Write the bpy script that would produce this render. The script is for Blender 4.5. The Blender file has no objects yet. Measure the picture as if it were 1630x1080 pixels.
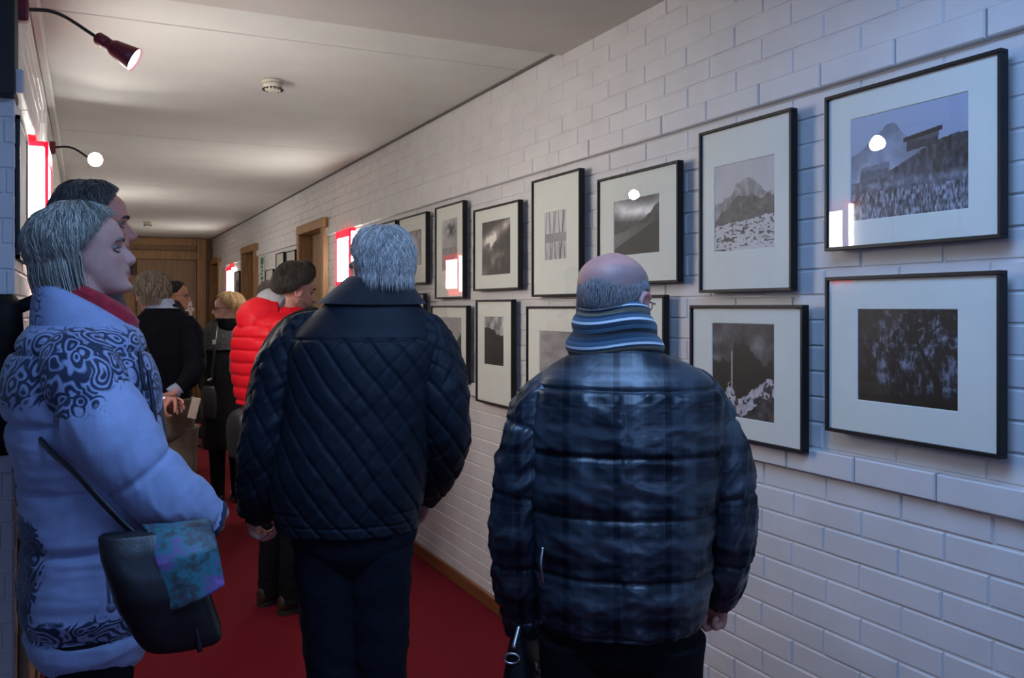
import bpy, math, random
import numpy as np
from mathutils import Matrix, Vector

random.seed(7)
C = bpy.context.scene.collection
SC = bpy.context.scene
R = math.radians
F, TH, EYE = 1412.0, math.radians(25.7), 1.52
SN, CS = math.sin(TH), math.cos(TH)
W = 1.85            # right wall plane
LX = -0.18          # left wall plane
TAU = 2 * math.pi


def at(px, py, d):
    """point of the place seen at pixel px, py at depth d metres"""
    r = (px - 815) / F * d
    return np.array([d * SN + r * CS, d * CS - r * SN, EYE + (490 - py) / F * d])


# ------------------------------------------------------------------ noise
def _hash(ix, iy, iz, seed):
    h = (ix * 374761393 + iy * 668265263 + iz * 2147483647 + seed * 974711) & 0xFFFFFFFF
    h = ((h ^ (h >> 13)) * 1274126177) & 0xFFFFFFFF
    h = (h ^ (h >> 16)) & 0xFFFFFF
    return h / float(0xFFFFFF)


def vnoise(P, seed=0):
    P = np.asarray(P, dtype=float)
    i = np.floor(P).astype(np.int64)
    f = P - i
    u = f * f * (3 - 2 * f)
    out = 0
    for dx in (0, 1):
        wx = u[..., 0] if dx else 1 - u[..., 0]
        for dy in (0, 1):
            wy = u[..., 1] if dy else 1 - u[..., 1]
            for dz in (0, 1):
                wz = u[..., 2] if dz else 1 - u[..., 2]
                out = out + wx * wy * wz * _hash(i[..., 0] + dx, i[..., 1] + dy, i[..., 2] + dz, seed)
    return out


def fbm(P, seed=0, octv=4, gain=.5):
    P = np.asarray(P, dtype=float)
    a, s, t = 1.0, 0, 0
    for k in range(octv):
        s = s + a * vnoise(P * 2 ** k + 17.3 * k, seed + k)
        t += a
        a *= gain
    return s / t


def ridge(P, seed=0, octv=3):
    P = np.asarray(P, dtype=float)
    a, s, t = 1.0, 0, 0
    for k in range(octv):
        s = s + a * (1 - np.abs(2 * vnoise(P * 2 ** k + 9.1 * k, seed + k) - 1)) ** 2
        t += a
        a *= .5
    return s / t


def sstep(a, b, x):
    t = np.clip((x - a) / (b - a), 0, 1)
    return t * t * (3 - 2 * t)


def g(x, w):
    return np.exp(-(x / w) ** 2)


# ------------------------------------------------------------------ geometry
def spline(ctrl, m):
    c = np.asarray(ctrl, dtype=float)
    n = len(c)
    if n == 2:
        t = np.linspace(0, 1, m)[:, None]
        return c[0] * (1 - t) + c[1] * t
    ext = np.vstack([2 * c[0] - c[1], c, 2 * c[-1] - c[-2]])
    t = np.linspace(0, n - 1, m)
    i = np.minimum(t.astype(int), n - 2)
    f = (t - i)[:, None]
    p0, p1, p2, p3 = ext[i], ext[i + 1], ext[i + 2], ext[i + 3]
    return .5 * (2 * p1 + (p2 - p0) * f + (2 * p0 - 5 * p1 + 4 * p2 - p3) * f ** 2 + (3 * p1 - p0 - 3 * p2 + p3) * f ** 3)


class MB:
    def __init__(s):
        s.V, s.F, s.UV, s.MI, s.SM, s.A = [], [], [], [], [], []
        s.n = 0

    def raw(s, V, Fc, UV=None, mi=0, smooth=True, attr=None):
        V = np.asarray(V, dtype=float).reshape(-1, 3)
        s.V.append(V)
        s.A.append(np.zeros(len(V)) if attr is None else np.broadcast_to(np.asarray(attr, dtype=float).reshape(-1), (len(V),)))
        o = s.n
        for k, f in enumerate(Fc):
            s.F.append([o + i for i in f])
            s.UV.append(UV[k] if UV is not None else [(0, 0)] * len(f))
        s.MI += [mi] * len(Fc)
        s.SM += [smooth] * len(Fc)
        s.n += len(V)

    def grid(s, P, cap0=True, cap1=True, close=True, mi=0, smooth=True, attr=None, mimap=None):
        nv, nu = P.shape[:2]
        V = P.reshape(-1, 3)
        A = np.zeros(nv * nu) if attr is None else np.asarray(attr, dtype=float).reshape(-1)
        jm = nu if close else nu - 1
        den = nu if close else nu - 1
        fc, uv, mis = [], [], []
        for i in range(nv - 1):
            for j in range(jm):
                k = (j + 1) % nu
                fc.append((i * nu + j, i * nu + k, (i + 1) * nu + k, (i + 1) * nu + j))
                uv.append(((j / den, i / (nv - 1)), ((j + 1) / den, i / (nv - 1)), ((j + 1) / den, (i + 1) / (nv - 1)), (j / den, (i + 1) / (nv - 1))))
                mis.append(mi if mimap is None else int(mimap[i, j]))
        extra = []
        ea = []
        for cap, row in ((cap0, 0), (cap1, nv - 1)):
            if not cap:
                continue
            c = nv * nu + len(extra)
            extra.append(P[row].mean(0))
            ea.append(A[row * nu])
            for j in range(jm):
                k = (j + 1) % nu
                a, b = row * nu + j, row * nu + k
                fc.append((c, b, a) if row == 0 else (c, a, b))
                vv = row / (nv - 1)
                uv.append(((j / den, vv),) * 3)
                mis.append(mi if mimap is None else int(mimap[min(row, nv - 2), j]))
        if extra:
            V = np.vstack([V, extra])
            A = np.concatenate([A, ea])
        o = s.n
        s.V.append(V)
        s.A.append(A)
        s.F += [[o + i for i in f] for f in fc]
        s.UV += uv
        s.MI += mis
        s.SM += [smooth] * len(fc)
        s.n += len(V)

    def box(s, x0, x1, y0, y1, z0, z1, b=0.0, mi=0, M=None):
        c = np.array([(x0 + x1) / 2, (y0 + y1) / 2, (z0 + z1) / 2])
        h = np.array([abs(x1 - x0), abs(y1 - y0), abs(z1 - z0)]) / 2
        b = min(b, h.min() * .95)
        V, idx = [], {}
        sg = [(i, j, k) for i in (-1, 1) for j in (-1, 1) for k in (-1, 1)]
        if b <= 0:
            V = [c + h * np.array(t) for t in sg]
            q = {t: n for n, t in enumerate(sg)}
            fc = []
            for ax in range(3):
                for sn in (-1, 1):
                    o = [a for a in range(3) if a != ax]
                    loop = []
                    for e, f in ((-1, -1), (1, -1), (1, 1), (-1, 1)):
                        t = [0, 0, 0]
                        t[ax], t[o[0]], t[o[1]] = sn, e, f
                        loop.append(q[tuple(t)])
                    flip = (sn < 0) ^ (ax == 1)
                    fc.append(loop[::-1] if flip else loop)
        else:
            for t in sg:
                for ax in range(3):
                    hh = h - b
                    hh[ax] = h[ax]
                    idx[t, ax] = len(V)
                    V.append(c + hh * np.array(t))
            fc = []
            for ax in range(3):
                o = [a for a in range(3) if a != ax]
                for sn in (-1, 1):
                    loop = []
                    for e, f in ((-1, -1), (1, -1), (1, 1), (-1, 1)):
                        t = [0, 0, 0]
                        t[ax], t[o[0]], t[o[1]] = sn, e, f
                        loop.append(idx[tuple(t), ax])
                    flip = (sn < 0) ^ (ax == 1)
                    fc.append(loop[::-1] if flip else loop)
            for ax in range(3):      # edges along ax
                o = [a for a in range(3) if a != ax]
                for e in (-1, 1):
                    for f in (-1, 1):
                        t0, t1 = [0, 0, 0], [0, 0, 0]
                        t0[ax], t1[ax] = -1, 1
                        t0[o[0]] = t1[o[0]] = e
                        t0[o[1]] = t1[o[1]] = f
                        t0, t1 = tuple(t0), tuple(t1)
                        loop = [idx[t0, o[0]], idx[t1, o[0]], idx[t1, o[1]], idx[t0, o[1]]]
                        fc.append(loop if (e * f > 0) ^ (ax == 1) else loop[::-1])
            for t in sg:
                loop = [idx[t, 0], idx[t, 1], idx[t, 2]]
                fc.append(loop if t[0] * t[1] * t[2] > 0 else loop[::-1])
        V = np.array(V)
        if M is not None:
            V = V @ np.array(M)[:3, :3].T + np.array(M)[:3, 3]
        s.raw(V, fc, None, mi, False)

    def tube(s, pts, rad, nu=10, nv=None, mi=0, attr=None, flat=1.0, up=None, smooth=True):
        pts = np.asarray(pts, dtype=float)
        rad = np.broadcast_to(np.asarray(rad, dtype=float), (len(pts),))
        P = sweep(np.column_stack([pts, rad]), nv or max(len(pts), 2) * 4, nu, flat=flat, up=up)
        s.grid(P, mi=mi, smooth=smooth, attr=None if attr is None else np.full(P.shape[:2], attr))

    def ball(s, c, r, nu=16, nv=10, mi=0, M=None):
        th = np.linspace(.02, math.pi - .02, nv)[:, None]
        ph = np.linspace(0, TAU, nu, endpoint=False)[None]
        D = np.stack([np.sin(th) * np.cos(ph), -np.sin(th) * np.sin(ph), np.cos(th) + 0 * ph], -1) * np.asarray(r)
        if M is not None:
            D = D @ np.array(M)[:3, :3].T
        s.grid(D + np.asarray(c), mi=mi)

    def lathe(s, prof, c, axis=(0, 0, 1), nu=24, mi=0, cap0=True, cap1=True):
        ax = Vector(axis).normalized()
        q = np.array(Vector((0, 0, 1)).rotation_difference(ax).to_matrix())
        ph = np.linspace(0, TAU, nu, endpoint=False)
        P = np.stack([np.stack([r * np.cos(ph), r * np.sin(ph), 0 * ph + z], -1) for r, z in prof])
        s.grid(P @ q.T + np.asarray(c), cap0, cap1, mi=mi)

    def verts(s):
        return np.vstack(s.V)

    def build(s, name, mats, parent=None, M=None, off=None, attr=None):
        V = s.verts()
        if M is not None:
            A = np.array(M)
            V = V @ A[:3, :3].T + A[:3, 3]
        if off is not None:
            V = V - np.asarray(off)
        me = bpy.data.meshes.new(name)
        me.from_pydata(V.tolist(), [], s.F)
        me.polygons.foreach_set('use_smooth', s.SM)
        if not isinstance(mats, (list, tuple)):
            mats = [mats]
        for m in mats:
            me.materials.append(m)
        me.polygons.foreach_set('material_index', s.MI)
        uvl = me.uv_layers.new(name='UVMap')
        uvl.data.foreach_set('uv', np.array([c for f in s.UV for c in f], dtype=np.float32).ravel())
        a = me.attributes.new('mask', 'FLOAT', 'POINT')
        a.data.foreach_set('value', np.concatenate(s.A).astype(np.float32))
        me.update()
        o = bpy.data.objects.new(name, me)
        C.objects.link(o)
        if parent is not None:
            o.parent = parent
        if off is not None and parent is None:
            o.location = tuple(off)
        return o


def frames(C_):
    T = np.gradient(C_, axis=0)
    T /= np.linalg.norm(T, axis=1)[:, None] + 1e-12
    return T


def sweep(ctrl, nv, nu, flat=1.0, up=None, phase=0.0):
    """ctrl rows x,y,z,r -> grid of rings along a smooth centre line"""
    c = spline(ctrl, nv)
    T = frames(c[:, :3])
    ref = np.array(up if up is not None else ((0, 1, 0) if abs(T[0][1]) < .8 else (1, 0, 0)), dtype=float)
    n = ref - T[0] * (ref @ T[0])
    n /= np.linalg.norm(n)
    a = np.linspace(0, TAU, nu, endpoint=False) + phase
    out = []
    for i in range(nv):
        n = n - T[i] * (n @ T[i])
        n /= np.linalg.norm(n)
        b = np.cross(T[i], n)
        r = max(c[i, 3], 1e-4)
        out.append(c[i, :3] + r * (np.cos(a)[:, None] * n * flat + np.sin(a)[:, None] * b))
    return np.array(out)


def ringstack(rows, nv, nu, p=2.2):
    """rows z,cx,cy,rx,ry -> grid; u=0 at the back centre (-y), going to +x"""
    c = spline(rows, nv)
    a = np.linspace(0, TAU, nu, endpoint=False)
    sx, cy = np.sin(a), -np.cos(a)
    k = (np.abs(sx) ** p + np.abs(cy) ** p) ** (-1 / p)
    sx, cy = sx * k, cy * k
    P = np.empty((nv, nu, 3))
    P[..., 0] = c[:, 1:2] + np.maximum(c[:, 3:4], 1e-3) * sx
    P[..., 1] = c[:, 2:3] + np.maximum(c[:, 4:5], 1e-3) * cy
    P[..., 2] = c[:, 0:1]
    return P


def normals(P):
    du = np.roll(P, -1, 1) - np.roll(P, 1, 1)
    dv = np.gradient(P, axis=0)
    n = np.cross(du, dv)
    n /= np.linalg.norm(n, axis=-1)[..., None] + 1e-12
    ctr = P.mean(1, keepdims=True)
    if ((P - ctr) * n).sum() < 0:
        n = -n
    return n


def orient(P):
    """make grid winding give outward faces"""
    du = np.roll(P, -1, 1) - P
    dv = np.gradient(P, axis=0)
    n = np.cross(du, dv)
    if ((P - P.mean(1, keepdims=True)) * n).sum() < 0:
        P = P[:, ::-1]
    return P


def tuck(P, end, inset=.88, depth=.03):
    """turn the open end of a garment grid inwards so that it has a thick hem"""
    if end == 1:
        r, q = P[-1], P[-3]
    else:
        r, q = P[0], P[2]
    c = r.mean(0)
    d = (q.mean(0) - c)
    d /= np.linalg.norm(d) + 1e-9
    rows = [c + (r - c) * .96 - d * .003, c + (r - c) * inset, c + (r - c) * (inset - .03) + d * depth]
    return np.concatenate([P, np.array(rows)]) if end == 1 else np.concatenate([np.array(rows[::-1]), P])


# ------------------------------------------------------------------ materials
MATS = {}


def nd(nt, t, loc=(0, 0), **kw):
    n = nt.nodes.new(t)
    for k, v in kw.items():
        if k in n.inputs.keys():
            n.inputs[k].default_value = v
        else:
            setattr(n, k, v)
    return n


def mat(name, col, rough=.6, var=.12, scale=30, bump=.0, bscale=200, metal=0, spec=.5, sheen=0, coat=0, coord='Object', stretch=None, bdist=.002):
    if name in MATS:
        return MATS[name]
    m = bpy.data.materials.new(name)
    m.use_nodes = True
    nt = m.node_tree
    b = nt.nodes['Principled BSDF']
    b.inputs['Roughness'].default_value = rough
    b.inputs['Metallic'].default_value = metal
    b.inputs['Specular IOR Level'].default_value = spec
    b.inputs['Sheen Weight'].default_value = sheen
    b.inputs['Coat Weight'].default_value = coat
    tc = nd(nt, 'ShaderNodeTexCoord')
    src = tc.outputs[coord]
    if stretch:
        mp = nd(nt, 'ShaderNodeMapping')
        mp.inputs['Scale'].default_value = stretch
        nt.links.new(src, mp.inputs['Vector'])
        src = mp.outputs['Vector']
    nz = nd(nt, 'ShaderNodeTexNoise', Scale=scale, Detail=4.0)
    nt.links.new(src, nz.inputs['Vector'])
    rp = nd(nt, 'ShaderNodeValToRGB')
    lo = [max(0, c * (1 - var)) for c in col]
    hi = [min(1, c * (1 + var)) for c in col]
    rp.color_ramp.elements[0].color = (*lo, 1)
    rp.color_ramp.elements[1].color = (*hi, 1)
    rp.color_ramp.elements[0].position = .3
    rp.color_ramp.elements[1].position = .7
    nt.links.new(nz.outputs['Fac'], rp.inputs['Fac'])
    nt.links.new(rp.outputs['Color'], b.inputs['Base Color'])
    if bump:
        n2 = nd(nt, 'ShaderNodeTexNoise', Scale=bscale, Detail=3.0)
        nt.links.new(src, n2.inputs['Vector'])
        bp = nd(nt, 'ShaderNodeBump', Strength=bump, Distance=bdist)
        nt.links.new(n2.outputs['Fac'], bp.inputs['Height'])
        nt.links.new(bp.outputs['Normal'], b.inputs['Normal'])
    MATS[name] = m
    m['base'] = b.name
    return m


def emis(name, col, strength):
    m = bpy.data.materials.new(name)
    m.use_nodes = True
    nt = m.node_tree
    b = nt.nodes['Principled BSDF']
    b.inputs['Base Color'].default_value = (.8, .8, .8, 1)
    b.inputs['Emission Color'].default_value = (*col, 1)
    b.inputs['Emission Strength'].default_value = strength
    MATS[name] = m
    return m


def glass_mat():
    m = bpy.data.materials.new('picture_glass')
    m.use_nodes = True
    nt = m.node_tree
    nt.nodes.remove(nt.nodes['Principled BSDF'])
    out = nt.nodes['Material Output']
    fr = nd(nt, 'ShaderNodeFresnel', IOR=1.5)
    ge = nd(nt, 'ShaderNodeNewGeometry')      # the pane is one sheet: same index from both sides
    io = nd(nt, 'ShaderNodeMapRange')
    io.inputs['To Min'].default_value = 1.5
    io.inputs['To Max'].default_value = 1 / 1.5
    nt.links.new(ge.outputs['Backfacing'], io.inputs['Value'])
    nt.links.new(io.outputs[0], fr.inputs['IOR'])
    tr = nd(nt, 'ShaderNodeBsdfTransparent')
    gl = nd(nt, 'ShaderNodeBsdfGlossy', Roughness=.004)
    mx = nd(nt, 'ShaderNodeMixShader')
    nt.links.new(fr.outputs[0], mx.inputs[0])
    nt.links.new(tr.outputs[0], mx.inputs[1])
    nt.links.new(gl.outputs[0], mx.inputs[2])
    nt.links.new(mx.outputs[0], out.inputs['Surface'])
    return m


def mask_mat(name, base, other, rough=.6, third=None, bump=.1, bscale=150, sss=0, sheen=0, spec=.4, noise=None, var=.1):
    """mask attribute 0 -> base, 1 -> other (0.5.. blends); optional third colour for mask -1"""
    m = mat(name, base, rough, var, 25, bump, bscale, spec=spec, sheen=sheen)
    nt = m.node_tree
    b = nt.nodes['Principled BSDF']
    src = b.inputs['Base Color'].links[0].from_socket
    at_ = nd(nt, 'ShaderNodeAttribute')
    at_.attribute_name = 'mask'
    mx = nd(nt, 'ShaderNodeMix', data_type='RGBA')
    cl = nd(nt, 'ShaderNodeClamp')
    nt.links.new(at_.outputs['Fac'], cl.inputs['Value'])
    nt.links.new(cl.outputs[0], mx.inputs['Factor'])
    nt.links.new(src, mx.inputs['A'])
    mx.inputs['B'].default_value = (*other, 1)
    last = mx.outputs['Result']
    if third:
        m2 = nd(nt, 'ShaderNodeMix', data_type='RGBA')
        sb = nd(nt, 'ShaderNodeMath', operation='MULTIPLY', use_clamp=True)
        sb.inputs[1].default_value = -1
        nt.links.new(at_.outputs['Fac'], sb.inputs[0])
        nt.links.new(sb.outputs[0], m2.inputs['Factor'])
        nt.links.new(last, m2.inputs['A'])
        m2.inputs['B'].default_value = (*third, 1)
        last = m2.outputs['Result']
    nt.links.new(last, b.inputs['Base Color'])
    if sss:
        b.inputs['Subsurface Weight'].default_value = sss
        b.inputs['Subsurface Radius'].default_value = (.012, .005, .003)
        b.inputs['Subsurface Scale'].default_value = 1
    return m


def tag(o, label=None, cat=None, group=None, kind=None):
    if label:
        o['label'] = label
    if cat:
        o['category'] = cat
    if group:
        o['group'] = group
    if kind:
        o['kind'] = kind
    return o


def empty(name, loc, label, cat, group=None):
    o = bpy.data.objects.new(name, None)
    o.empty_display_size = .05
    o.location = tuple(loc)
    C.objects.link(o)
    return tag(o, label, cat, group)
# ================================================================== the setting
white = mat('white_painted_brick', (.70, .68, .665), .55, .05, 6, .25, 120, bdist=.0015)
plaster = mat('ceiling_paint', (.73, .735, .685), .75, .04, 3, .15, 90)
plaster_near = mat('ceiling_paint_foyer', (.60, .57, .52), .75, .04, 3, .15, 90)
gap = mat('dark_gap', (.05, .048, .045), .9)
carpet = mat('red_carpet', (.17, .008, .017), .9, .14, 300, .5, 700, spec=.12, bdist=.002)
wood = mat('brown_wood', (.36, .195, .08), .5, .25, 5, .1, 60, stretch=(9, 9, .7))
wood_dark = mat('dark_wood', (.27, .15, .066), .5, .25, 5, .1, 60, stretch=(9, 9, .7))
base_wood = mat('skirting_wood', (.19, .07, .025), .4, .2, 5, stretch=(8, .6, 8))
pale_wood = mat('pale_wood_panel', (.42, .30, .19), .5, .2, 5, stretch=(9, 9, .7))
grey_box = mat('dark_grey_panel', (.035, .032, .031), .8)

CEIL = 2.63
ROW, Z0 = .0715, -.0185
BRICK = .25


def brick_wall(mb, org, ud, nd_, length, ztop, openings=(), relief=.007, seed=1):
    """painted bricks with recessed joints: org = point on the wall plane, ud = along, nd_ = outwards"""
    rng = random.Random(seed)
    org, ud, nd_ = np.array(org, float), np.array(ud, float), np.array(nd_, float)
    up = np.array([0, 0, 1.0])
    flipq = np.dot(np.cross(ud, up), nd_) < 0

    def quad(V, f):
        mb.raw(V, [tuple(reversed(q)) for q in f] if flipq else f, smooth=False)
    row = 0
    J = .0045
    while True:
        za, zb = Z0 + row * ROW, Z0 + (row + 1) * ROW
        if za >= ztop - .01:
            break
        zl, zh = max(za, 0) + J * .5, min(zb, ztop) - J * .5
        course = .022 if row in (15, 30) else 0
        x = -(row % 2) * BRICK / 2 - rng.random() * .015
        while x < length:
            segs = [(max(x, 0), min(x + BRICK, length))]
            for a, b, t in openings:
                if zl < t:
                    ns = []
                    for p, q in segs:
                        if q <= a or p >= b:
                            ns.append((p, q))
                        else:
                            if p < a:
                                ns.append((p, a))
                            if q > b:
                                ns.append((b, q))
                    segs = ns
            for p, q in segs:
                if q - p < .02 or zh - zl < .01:
                    continue
                o = rng.uniform(-.0013, .0013) + course
                p2, q2 = p + J * .5 + rng.uniform(0, .001), q - J * .5
                c = .0035
                dz = rng.uniform(-.0008, .0008)
                V = []
                for (e, h, dep) in ((p2, zl, -relief), (q2, zl, -relief), (q2, zh, -relief), (p2, zh, -relief),
                                    (p2, zl + dz, o - c), (q2, zl + dz, o - c), (q2, zh + dz, o - c), (p2, zh + dz, o - c),
                                    (p2 + c, zl + c, o), (q2 - c, zl + c, o + rng.uniform(-.0006, .0006)), (q2 - c, zh - c, o), (p2 + c, zh - c, o)):
                    V.append(org + ud * e + up * h + nd_ * dep)
                f = [(8, 9, 10, 11)]
                for k in range(4):
                    l = (k + 1) % 4
                    f += [(k, l, 4 + l, 4 + k), (4 + k, 4 + l, 8 + l, 8 + k)]
                quad(V, f)
            x += BRICK
        row += 1
    # joint plane
    xs = [0, length]
    for a, b, t in openings:
        xs += [a, b]
    xs = sorted(set(xs))
    for a, b in zip(xs[:-1], xs[1:]):
        m = (a + b) / 2
        lo = 0
        for p, q, t in openings:
            if p < m < q:
                lo = t
        V = [org + ud * e + up * h + nd_ * -relief * .6 for e, h in ((a, lo), (b, lo), (b, ztop), (a, ztop))]
        quad(V, [(0, 1, 2, 3)])
        # solid back of the wall
    return mb


Y_BACK, Y_END = -3.4, 15.0
doorsY = [(7.50, 8.38), (10.85, 11.73), (14.02, 14.94)]
DT = 2.20
mb = MB()
brick_wall(mb, (W, Y_BACK, 0), (0, 1, 0), (-1, 0, 0), Y_END - Y_BACK, CEIL + .06, [(a - Y_BACK, b - Y_BACK, DT) for a, b in doorsY])
mb.build('wall_right', white)['kind'] = 'structure'
PIER = 2.87
mb = MB()
brick_wall(mb, (LX, PIER, 0), (0, 1, 0), (1, 0, 0), Y_END - PIER, CEIL + .06, seed=2)
brick_wall(mb, (-3.2, PIER, 0), (1, 0, 0), (0, -1, 0), LX + 3.2, CEIL + .02, seed=3)
mb.build('wall_left', white)['kind'] = 'structure'
mb = MB()
mb.box(-3.3, -3.2, Y_BACK, PIER, 0, CEIL)
mb.build('wall_foyer', white)['kind'] = 'structure'
mb = MB()       # unseen foyer back wall with an assumed wide window opening
mb.box(-3.2, W, Y_BACK - .1, Y_BACK, 0, .9)
mb.box(-3.2, W, Y_BACK - .1, Y_BACK, 2.45, CEIL)
mb.box(-3.2, -2.2, Y_BACK - .1, Y_BACK, .9, 2.45)
mb.box(1.3, W, Y_BACK - .1, Y_BACK, .9, 2.45)
mb.build('wall_back', white)['kind'] = 'structure'
fr = MB()
for x in (-2.2, -1.05, .1, 1.25):
    fr.box(x, x + .05, Y_BACK - .08, Y_BACK - .03, .9, 2.45)
for z in (.9, 2.40):
    fr.box(-2.2, 1.3, Y_BACK - .08, Y_BACK - .03, z, z + .05)
wf = fr.build('assumed_window_1', wood)  # unseen window, assumed as the source of the blue daylight
wf['kind'] = 'structure'
mb = MB()
mb.box(-2.2, 1.3, Y_BACK - .06, Y_BACK - .054, .93, 2.43)
mb.build('pane', glass_mat(), wf)

mb = MB()
mb.box(-3.3, W + .1, Y_BACK - .1, Y_END + .1, -.06, 0)
mb.build('floor', carpet)['kind'] = 'structure'

# ceiling: slightly lower foyer slab, then corridor panels with open seams
mb = MB()
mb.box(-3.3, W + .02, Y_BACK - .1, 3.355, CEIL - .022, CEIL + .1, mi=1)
ys = [3.372, 3.722, 6.2, 8.7, 11.2, 13.4, Y_END]
for a, b in zip(ys[:-1], ys[1:]):
    mb.box(LX - .01, W - .012, a, b - .009, CEIL, CEIL + .05, b=.003)
mb.box(LX - .1, W + .1, 3.34, Y_END + .1, CEIL + .03, CEIL + .12, mi=2)
mb.build('ceiling', [plaster, plaster_near, gap])['kind'] = 'structure'
mb = MB()
mb.box(LX, LX + .035, PIER + .4, Y_END, CEIL - .055, CEIL - .002, b=.006)
mb.build('trim_1', plaster)['kind'] = 'structure'
mb = MB()
mb.box(W - .02, W - .001, .2, 7.42, 0, .075, b=.004)
mb.box(W - .02, W - .001, 8.46, 10.77, 0, .075, b=.004)
mb.box(W - .02, W - .001, 11.81, 13.94, 0, .075, b=.004)
mb.build('baseboard_right', base_wood)['kind'] = 'structure'
mb = MB()
mb.box(LX + .001, LX + .02, 3.75, Y_END, 0, .075, b=.004)
mb.build('baseboard_left', base_wood)['kind'] = 'structure'
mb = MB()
mb.box(W - .016, W - .003, 3.36, Y_END, CEIL - .010, CEIL + .02)  # dark strip added in place of the shadow gap along the ceiling edge
mb.build('shadow_gap_strip', mat('shadow_gap_tone', (.16, .15, .13), .8))['kind'] = 'structure'
# dark housing across the head of the pier, pale wood lining beside it
mb = MB()
mb.box(-1.6, LX + .004, PIER - .05, PIER + .10, 2.11, CEIL - .02, b=.004)
mb.box(-1.6, LX - .055, PIER - .075, PIER - .05, 2.16, CEIL - .02, b=.004)
mb.build('trim_2', grey_box)['kind'] = 'structure'
mb = MB()
mb.box(LX + .002, LX + .03, 3.0, 3.06, 0, 1.35, b=.004)
mb.box(LX + .002, LX + .018, 3.065, 3.62, 0, 1.35, b=.003)
mb.box(LX + .002, LX + .03, 3.62, 3.68, 0, 1.35, b=.004)
mb.build('trim_3', pale_wood)['kind'] = 'structure'

# end wall of wood with double doors
mb = MB()
mb.box(LX - .1, W + .1, Y_END, Y_END + .1, 0, CEIL + .06)
mb.build('wall_end', wood_dark)['kind'] = 'structure'
root = MB()
root.box(LX + .02, LX + .12, Y_END - .06, Y_END, 0, 2.36, b=.006)
root.box(W - .24, W - .10, Y_END - .06, Y_END, 0, CEIL - .01, b=.006)
root.box(LX + .02, W - .24, Y_END - .06, Y_END, 2.28, 2.42, b=.006)
root.box(LX + .02, W - .24, Y_END - .045, Y_END, 2.50, CEIL - .01, b=.006)
d1 = root.build('door_1', wood)
d1['kind'] = 'structure'
for a, b in ((LX + .13, .70), (.725, W - .25)):
    mb = MB()
    mb.box(a, b, Y_END - .035, Y_END - .002, .01, 2.275, b=.004)
    mb.build('door_leaf', wood_dark, d1)
mb = MB()
mb.box(.64, .69, Y_END - .07, Y_END - .036, 2.02, 2.24, b=.008)
mb.build('door_closer', mat('black_metal', (.012, .012, .012), .4), d1)

steel = mat('brushed_steel', (.55, .54, .52), .3, metal=1)
for n, (a, b) in enumerate(doorsY):
    mb = MB()
    cw, top = .075, DT
    mb.box(W - .045, W + .12, a - cw, a + .012, 0, top, b=.006)
    mb.box(W - .045, W + .12, b - .012, b + cw, 0, top, b=.006)
    mb.box(W - .05, W + .12, a - cw, b + cw, top, top + .085, b=.006)
    d = mb.build('door_%d' % (n + 2), wood)
    d['kind'] = 'structure'
    mb = MB()
    mb.box(W + .075, W + .115, a + .014, b - .014, .006, top - .004, b=.003)
    mb.build('door_leaf', wood_dark, d)
    mb = MB()
    mb.tube([(W + .074, a + .09, 1.05), (W + .02, a + .09, 1.05), (W + .02, a + .2, 1.05)], .009, 8)
    mb.box(W + .068, W + .075, a + .06, a + .12, .95, 1.15, b=.003)
    mb.build('door_handle', steel, d)

# ================================================================== light boxes on the walls
red_gloss = mat('red_plastic', (.55, .012, .03), .3)
red_lit = mat('red_backlit_plastic', (.55, .012, .03), .3)
red_lit.node_tree.nodes['Principled BSDF'].inputs['Emission Color'].default_value = (1, .004, .022, 1)
red_lit.node_tree.nodes['Principled BSDF'].inputs['Emission Strength'].default_value = 1.3
box_glow = emis('light_box_diffuser', (1.0, .985, .93), 20)


def light_box(xw, nx, y0, y1, z0, z1, label, depth=.05):
    """luminous box on a wall: xw wall plane, nx outward direction (+1/-1)"""
    o = empty('light_box', (xw, (y0 + y1) / 2, z0), label, 'wall light', 'light boxes along the corridor')
    oy, oz = (y0 + y1) / 2, z0
    t = .036
    m = MB()   # red border: front frame and top, bottom caps
    f0, f1 = nx * (depth - .012), nx * depth
    for a, b, c, e in ((y0, y0 + t, z0, z1), (y1 - t, y1, z0, z1), (y0, y1, z0, z0 + t), (y0, y1, z1 - t * 1.6, z1)):
        m.box(min(f0, f1), max(f0, f1), a - oy, b - oy, c - oz, e - oz, b=.003)
    for k in range(5):
        yy = y0 + .04 + k * (y1 - y0 - .08) / 4 - oy
        m.box(min(0, nx * .03), max(0, nx * .03), yy - .012, yy + .012, -.035, 0, b=.002)
    m.box(min(0, f0), max(0, f0), y0 - oy, y1 - oy, z1 - oz - .02, z1 - oz, b=.003)
    m.build('red_border', red_lit, o)
    m = MB()
    a, b = sorted((nx * .001, nx * (depth - .006)))
    m.box(a, b, y0 + .008 - oy, y1 - .008 - oy, .004, z1 - z0 - .022, b=.004)
    m.build('diffuser', box_glow, o)
    return o


light_box(LX, 1, 3.55, 3.98, 1.68, 2.11, 'red edged glowing light box on the left wall beside the tall man', .062)
light_box(LX, 1, 9.15, 9.57, 1.70, 2.12, 'red edged glowing light box farther along the left wall, seen mirrored in picture glass')
light_box(W, -1, 6.57, 6.99, 1.69, 2.12, 'red edged glowing light box on the right wall beside the nearest wooden door', .05)
light_box(W, -1, 12.62, 13.08, 1.72, 2.09, 'small distant red edged light box on the right wall near the corridor end', .05)

# ================================================================== clamp spotlights
maroon = mat('maroon_lamp_paint', (.20, .018, .035), .35, .1)
black_arm = mat('black_flexible_arm', (.015, .015, .014), .5)
bulb = emis('lamp_bulb', (1, .98, .95), 60)


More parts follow.
